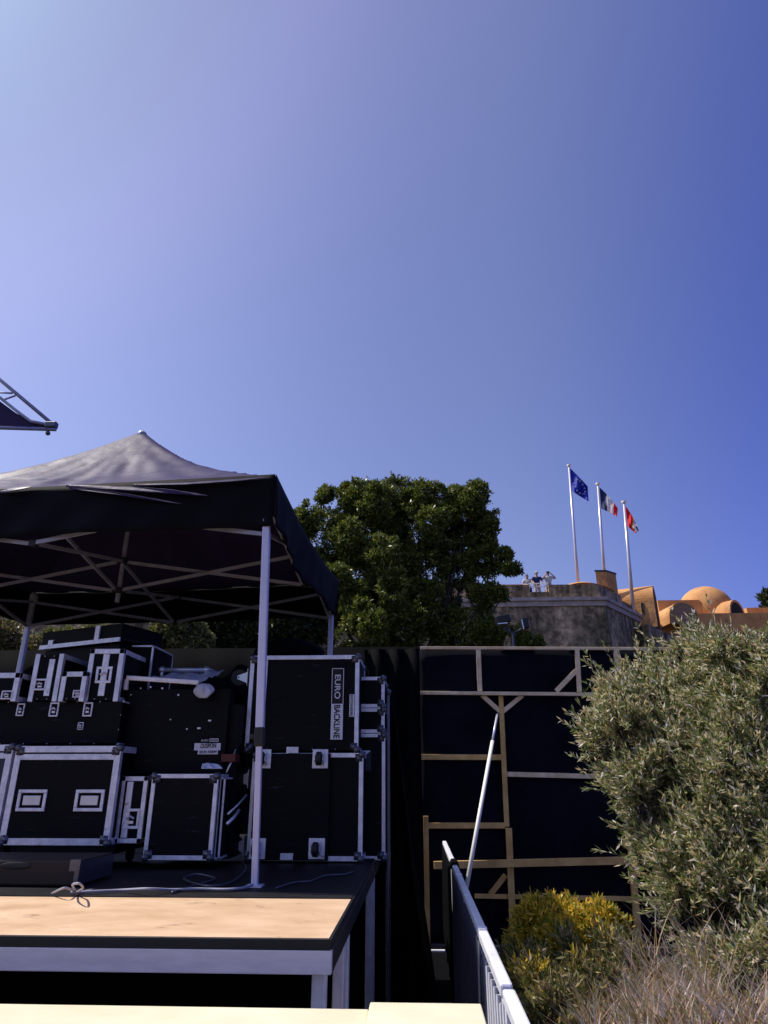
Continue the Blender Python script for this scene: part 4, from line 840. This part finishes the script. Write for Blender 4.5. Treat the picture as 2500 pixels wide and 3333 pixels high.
# ------------------------------------------------------------------ trees
def limbs(rt, base, tips, r0, name='trunk'):
    m = MB(); top = Vector((base.x, base.y, base.z)) ; mid = base.lerp(sum(tips, Vector()) / len(tips), .38)
    m.tube([base, base.lerp(mid, .5) + Vector((.06, 0, 0)), mid], r0, 12, r2=r0 * .7)
    for t in tips:
        t = mid.lerp(t, .82)
        k = mid.lerp(t, .5) + Vector((random.uniform(-.25, .25), random.uniform(-.2, .2), random.uniform(.0, .35))); m.tube([mid, mid.lerp(k, .5) + Vector((0, 0, .1)), k, t], r0 * .5, 8, r2=r0 * .07)
        for s in range(4):
            a = k.lerp(t, random.random()); e = a + Vector((random.uniform(-.5, .5), random.uniform(-.5, .5), random.uniform(0, .3))); m.tube([a, a.lerp(e, .5) + Vector((0, 0, .08)), e], r0 * .11, 5, r2=.008)
    return m.build(name, 'bark', rt, smooth=True)
TY = 16.0
tb = [(1180, 1630, 62, 0), (1290, 1602, 55, .3), (1240, 1640, 60, -.6), (1085, 1655, 60, 0), (1010, 1690, 52, -.4), (975, 1720, 40, -.5), (1370, 1612, 48, .2), (1440, 1620, 42, 0), (1130, 1600, 26, .2), (1060, 1612, 26, 0),
      (1552, 1602, 38, 0), (1590, 1650, 34, .1), (1515, 1655, 45, 0), (1592, 1715, 32, .1), (1560, 1730, 40, .4), (1598, 1780, 22, 0), (1640, 1810, 28, -.2), (1662, 1855, 24, -.3), (1690, 1868, 14, -.3), (1600, 1850, 34, 0), (1610, 1925, 34, -.2), (1640, 1945, 18, -.2),
      (1200, 1740, 105, .4), (1340, 1730, 100, .5), (1085, 1790, 95, .0), (1460, 1740, 70, .3), (1010, 1850, 70, -.5), (1190, 1870, 110, .0), (1360, 1860, 105, .6), (1060, 1940, 95, -.4), (1490, 1860, 55, .2), (1540, 1960, 60, .2),
      (1250, 1960, 110, -.8), (1420, 1980, 95, .1), (1150, 2050, 100, -.8), (1300, 2060, 95, -.2), (1480, 2060, 80, .1), (1590, 2060, 55, .0), (1660, 2035, 34, -.4), (1700, 2085, 32, -.4), (1750, 2098, 22, -.4), (1530, 1800, 60, .5), (1490, 1625, 42, .2), (1530, 1660, 45, .2), (1480, 1700, 60, .4), (1560, 1830, 45, .2), (1590, 1800, 30, .4), (1240, 1800, 55, -1.5), (1190, 2010, 55, -1.9), (1140, 1740, 50, -1.2), (1280, 1905, 48, -1.7), (1100, 1880, 45, -1.6), (960, 1790, 40, -.6), (1215, 2040, 45, -2.2), (1400, 1700, 45, -.9)]
ct_ = at(1300, 2000, TY); tree = empty('oak_tree', (ct_.x, TY, 0), 'big round evergreen oak behind the timber screen with dense dark green leaves', 'tree')
BL_ = [blob(x, y, r, TY + dy) for x, y, r, dy in tb]
for b in list(BL_):
    for _ in range(3):
        d_ = Vector((random.gauss(0, 1), random.gauss(-.3, 1), random.gauss(.25, 1))).normalized(); k_ = random.uniform(.85, 1.12); r_ = b[3] * random.uniform(.22, .42)
        BL_.append((b[0] + d_.x * b[3] * k_, b[1] + d_.y * b[3] * k_, b[2] + d_.z * b[3] * k_, r_))
foliage('crown', BL_, 46000, 7, .082, 'oak_leaf', tree, wid=.42, shell=.50, gap=(1.5, -.13))
limbs(tree, Vector((ct_.x, TY, 0)), [Vector(b[:3]) for b in BL_[:34:2]], .24)
def simple_tree(name, label, blobs, Y, n, k, L, m_, r0=.13, grp=None):
    B = [blob(x, y, r, Y + dy) for x, y, r, dy in blobs]; cx = sum(b[0] for b in B) / len(B)
    rt = empty(name, (cx, Y, 0), label, 'tree', grp); foliage('crown', B, n, k, L, m_, rt); limbs(rt, Vector((cx, Y, 0)), [Vector(b[:3]) for b in B], r0); return rt
simple_tree('garden_tree', 'dark tree seen under the canopy to the right of the tent centre', [(760, 2020, 70, 0), (850, 2040, 70, .3), (930, 2060, 70, 0), (690, 2060, 70, 0), (830, 2110, 80, 0), (740, 1960, 60, .3), (930, 1980, 60, 0), (1000, 2050, 60, .2)], 15, 5000, 6, .12, 'dark_leaf')
simple_tree('garden_tree', 'sunlit yellowish tree seen under the middle of the canopy', [(600, 2050, 55, 0), (530, 2080, 45, .3), (640, 2100, 50, 0), (570, 2010, 50, 0), (480, 2110, 35, 0)], 13.5, 2600, 6, .10, 'pale_leaf')
simple_tree('garden_tree', 'loose pale tree at the far left behind the rack cases', [(0, 2075, 55, 0), (60, 2090, 45, .3), (-60, 2040, 60, 0), (120, 2100, 30, 0), (-150, 2080, 60, 0)], 14.5, 1500, 5, .11, 'sage_leaf')
simple_tree('garden_tree', 'sparse pale tree just above the angled black cabinet', [(220, 2085, 38, 0), (300, 2070, 42, .3), (390, 2085, 42, 0), (160, 2075, 26, 0)], 18, 800, 5, .13, 'pale_leaf')
simple_tree('pine_tree', 'small bluish treetop beyond the fort roofs at the right edge', [(2488, 1952, 12, 0), (2505, 1940, 18, 0), (2535, 1965, 34, 0), (2495, 1980, 16, 0)], 52, 420, 5, .30, 'dark_leaf', .2)
# ------------------------------------------------------------------ bushes on the right
def shoots(blobs, ns, nl, SL, L, W, bias, spread, m_, parent, name='foliage', curve=.0, shell=.35, jit=.5, gap=None):
    C, d = crown_pts(blobs, ns, shell, gap); ns = len(C); b = np.array(bias, float)
    D = unit(d * spread + b + rng.normal(size=C.shape) * .25); t = rng.random((ns, nl)); ln = SL * (.6 + .8 * rng.random((ns, 1)))
    P = C[:, None, :] + D[:, None, :] * (t * ln)[..., None]; DD = np.repeat(D[:, None, :], nl, 1)
    LD = unit(DD * 1.0 + rng.normal(size=P.shape) * jit); P = P.reshape(-1, 3); LD = LD.reshape(-1, 3); LL = L * (.6 + .8 * rng.random(len(P)))
    o = npmesh(name, leaves(P, LD, LL, W * (.7 + .6 * rng.random(len(P)))), 4, m_, parent)
    Q = unit(np.cross(D, rng.normal(size=D.shape))) * .0022
    tw = np.stack([C - Q - D * SL * .5, C + Q - D * SL * .5, C + D * ln * .9 + Q * .4, C + D * ln * .9 - Q * .4], 1)
    npmesh('twigs', tw, 4, 'bark', parent); return o
bb = [(2210, 2200, 70, 4.6), (2300, 2175, 75, 4.4), (2400, 2165, 80, 4.2), (2510, 2165, 90, 4.0), (2140, 2240, 40, 4.6), (2095, 2190, 14, 4.6), (2075, 2215, 16, 4.6), (2130, 2320, 95, 4.4), (2045, 2290, 55, 4.3), (1985, 2285, 20, 4.25), (2030, 2400, 80, 4.2), (2180, 2480, 120, 4.2), (2330, 2330, 130, 4.3), (2450, 2320, 130, 4.2),
      (2080, 2540, 75, 4.1), (2140, 2660, 85, 4.0), (2300, 2640, 130, 4.0), (2450, 2500, 150, 4.0), (2200, 2800, 85, 3.9), (2330, 2850, 110, 3.8), (2460, 2780, 130, 3.7), (2280, 2960, 80, 3.8), (2420, 2980, 110, 3.7), (2550, 2900, 130, 3.8), (2380, 3110, 90, 3.6), (2500, 3100, 100, 3.6), (2570, 2260, 110, 4.3), (2240, 2120, 22, 4.55), (2650, 2500, 150, 4.2)]
BB = [blob(*b) for b in bb]; cB = at(2330, 3000, 4.1)
bush = empty('olive_bush', (cB.x, 4.1, H(cB.x, 4.1)), 'tall grey-green leafy bush filling the right side in front of the timber screen', 'bush')
for b in list(BB):
    for _ in range(3):
        d_ = Vector((random.gauss(-.4, 1), random.gauss(-.4, 1), random.gauss(.1, 1))).normalized(); k_ = random.uniform(.8, 1.08); r_ = b[3] * random.uniform(.2, .4)
        BB.append((b[0] + d_.x * b[3] * k_, b[1] + d_.y * b[3] * k_, b[2] + d_.z * b[3] * k_, r_))
shoots(BB, 7200, 22, .12, .037, .0095, (-.42, -.1, .62), .6, 'olive_leaf', bush, jit=.5, shell=.40, gap=(5.0, -.05))
shoots(BB, 620, 30, .24, .040, .010, (-.55, -.1, .75), .5, 'olive_leaf', bush, jit=.45, shell=.85, gap=(5.0, .0))
C = Vector((cB.x + .1, 4.15, H(cB.x, 4.1) - .05)); m = MB()
for b in BB[::2]:
    t = Vector(b[:3]); k = C.lerp(t, .5) + Vector((.1, 0, -.1)); m.tube([C, k, t], .028, 7, r2=.005)
m.build('stems', 'bark', bush, smooth=True)
gb = [(1760, 3010, 55, 4.3), (1830, 3000, 48, 4.3), (1720, 3060, 50, 4.3), (1790, 3060, 60, 4.2), (1880, 3030, 45, 4.2), (1960, 3010, 40, 4.2), (1995, 3040, 34, 4.2), (1930, 3060, 42, 4.15), (1720, 3130, 45, 4.2), (1840, 3090, 55, 4.1)]
GB = [blob(*b) for b in gb]; c = at(1830, 3200, 4.2); gs = empty('golden_shrub', (c.x, 4.2, H(c.x, 4.2)), 'rounded yellow-green shrub below the timber screen', 'shrub')
shoots(GB, 2300, 14, .055, .036, .0095, (-.25, -.1, .8), .9, 'golden_leaf', gs, jit=.7, shell=.55, gap=(9.0, -.15))
m = MB(); [m.tube([(c.x, 4.2, H(c.x, 4.2) - .05), Vector(b[:3])], .012, 6, r2=.004) for b in GB]; m.build('stems', 'bark', gs)
sb = [(1720, 3180, 60, 3.9), (1800, 3180, 75, 3.9), (1900, 3170, 75, 3.8), (1980, 3150, 60, 3.8), (1760, 3280, 80, 3.6), (1880, 3280, 90, 3.5), (1980, 3270, 80, 3.5), (1850, 3390, 110, 3.3), (2060, 3200, 70, 3.7)]
SB = [blob(*b) for b in sb]; c = at(1860, 3300, 3.7); ss_ = empty('sage_shrub', (c.x, 3.7, H(c.x, 3.7)), 'dusty dark green shrub in front of the yellow-green one', 'shrub')
shoots(SB, 2300, 14, .09, .042, .010, (-.3, -.1, .8), .7, 'sage_leaf', ss_, jit=.6, shell=.5, gap=(7.0, -.02))
shoots(SB[:6], 420, 14, .07, .036, .0095, (-.25, -.1, .9), .8, 'golden_leaf', ss_, jit=.6, shell=.95, gap=(7.0, .05))
m = MB(); [m.tube([(c.x, 3.7, H(c.x, 3.7) - .05), Vector(b[:3])], .012, 6, r2=.004) for b in SB]; m.build('stems', 'bark', ss_)
# dry wispy plant, lower right, long curved blades in tufts
def blades(regions, n, L, wd, m_, parent, name):
    out = []
    for (x0, y0, x1, y1, Ya, Yb) in regions:
        for _ in range(n):
            px = random.uniform(x0, x1); py = random.uniform(y0, y1); p = at(px, py, random.uniform(Ya, Yb)); az = random.gauss(math.pi * .72, 1.1)
            l = L * random.uniform(.5, 1.2); d = Vector((math.cos(az) * .55, random.uniform(-.3, .2), 1)).normalized(); b = Vector((math.cos(az), random.uniform(-.5, .5), -.2)) * random.uniform(.05, .6); s = Vector((random.uniform(-1, 1), random.uniform(-1, 1), 0)).normalized() * wd
            pts = [p + d * (l * t) + b * (l * t * t) for t in (0, .33, .66, 1)]
            for i in range(3):
                w0 = 1 - i / 3; w1 = 1 - (i + 1) / 3 * .95; out.append([pts[i] - s * w0, pts[i] + s * w0, pts[i + 1] + s * w1, pts[i + 1] - s * w1])
    V = np.array([[tuple(v) for v in q] for q in out]); return npmesh(name, V, 4, m_, parent)
c = at(2250, 3333, 3.0); dg = empty('dry_grass_clump', (c.x, 3.0, H(c.x, 3.0)), 'pale dry wispy grass in the bottom right corner', 'grass')
blades([(2060, 3230, 2330, 3420, 2.9, 3.4), (2150, 3260, 2560, 3500, 2.6, 3.1), (1900, 3320, 2150, 3480, 2.8, 3.3), (2050, 3300, 2540, 3450, 2.5, 2.8)], 620, .15, .0034, 'dry_grass', dg, 'blades')
blades([(2050, 3080, 2400, 3260, 3.1, 3.5)], 170, .22, .0030, 'dry_grass', dg, 'blades')
tag(dg, kind='stuff')
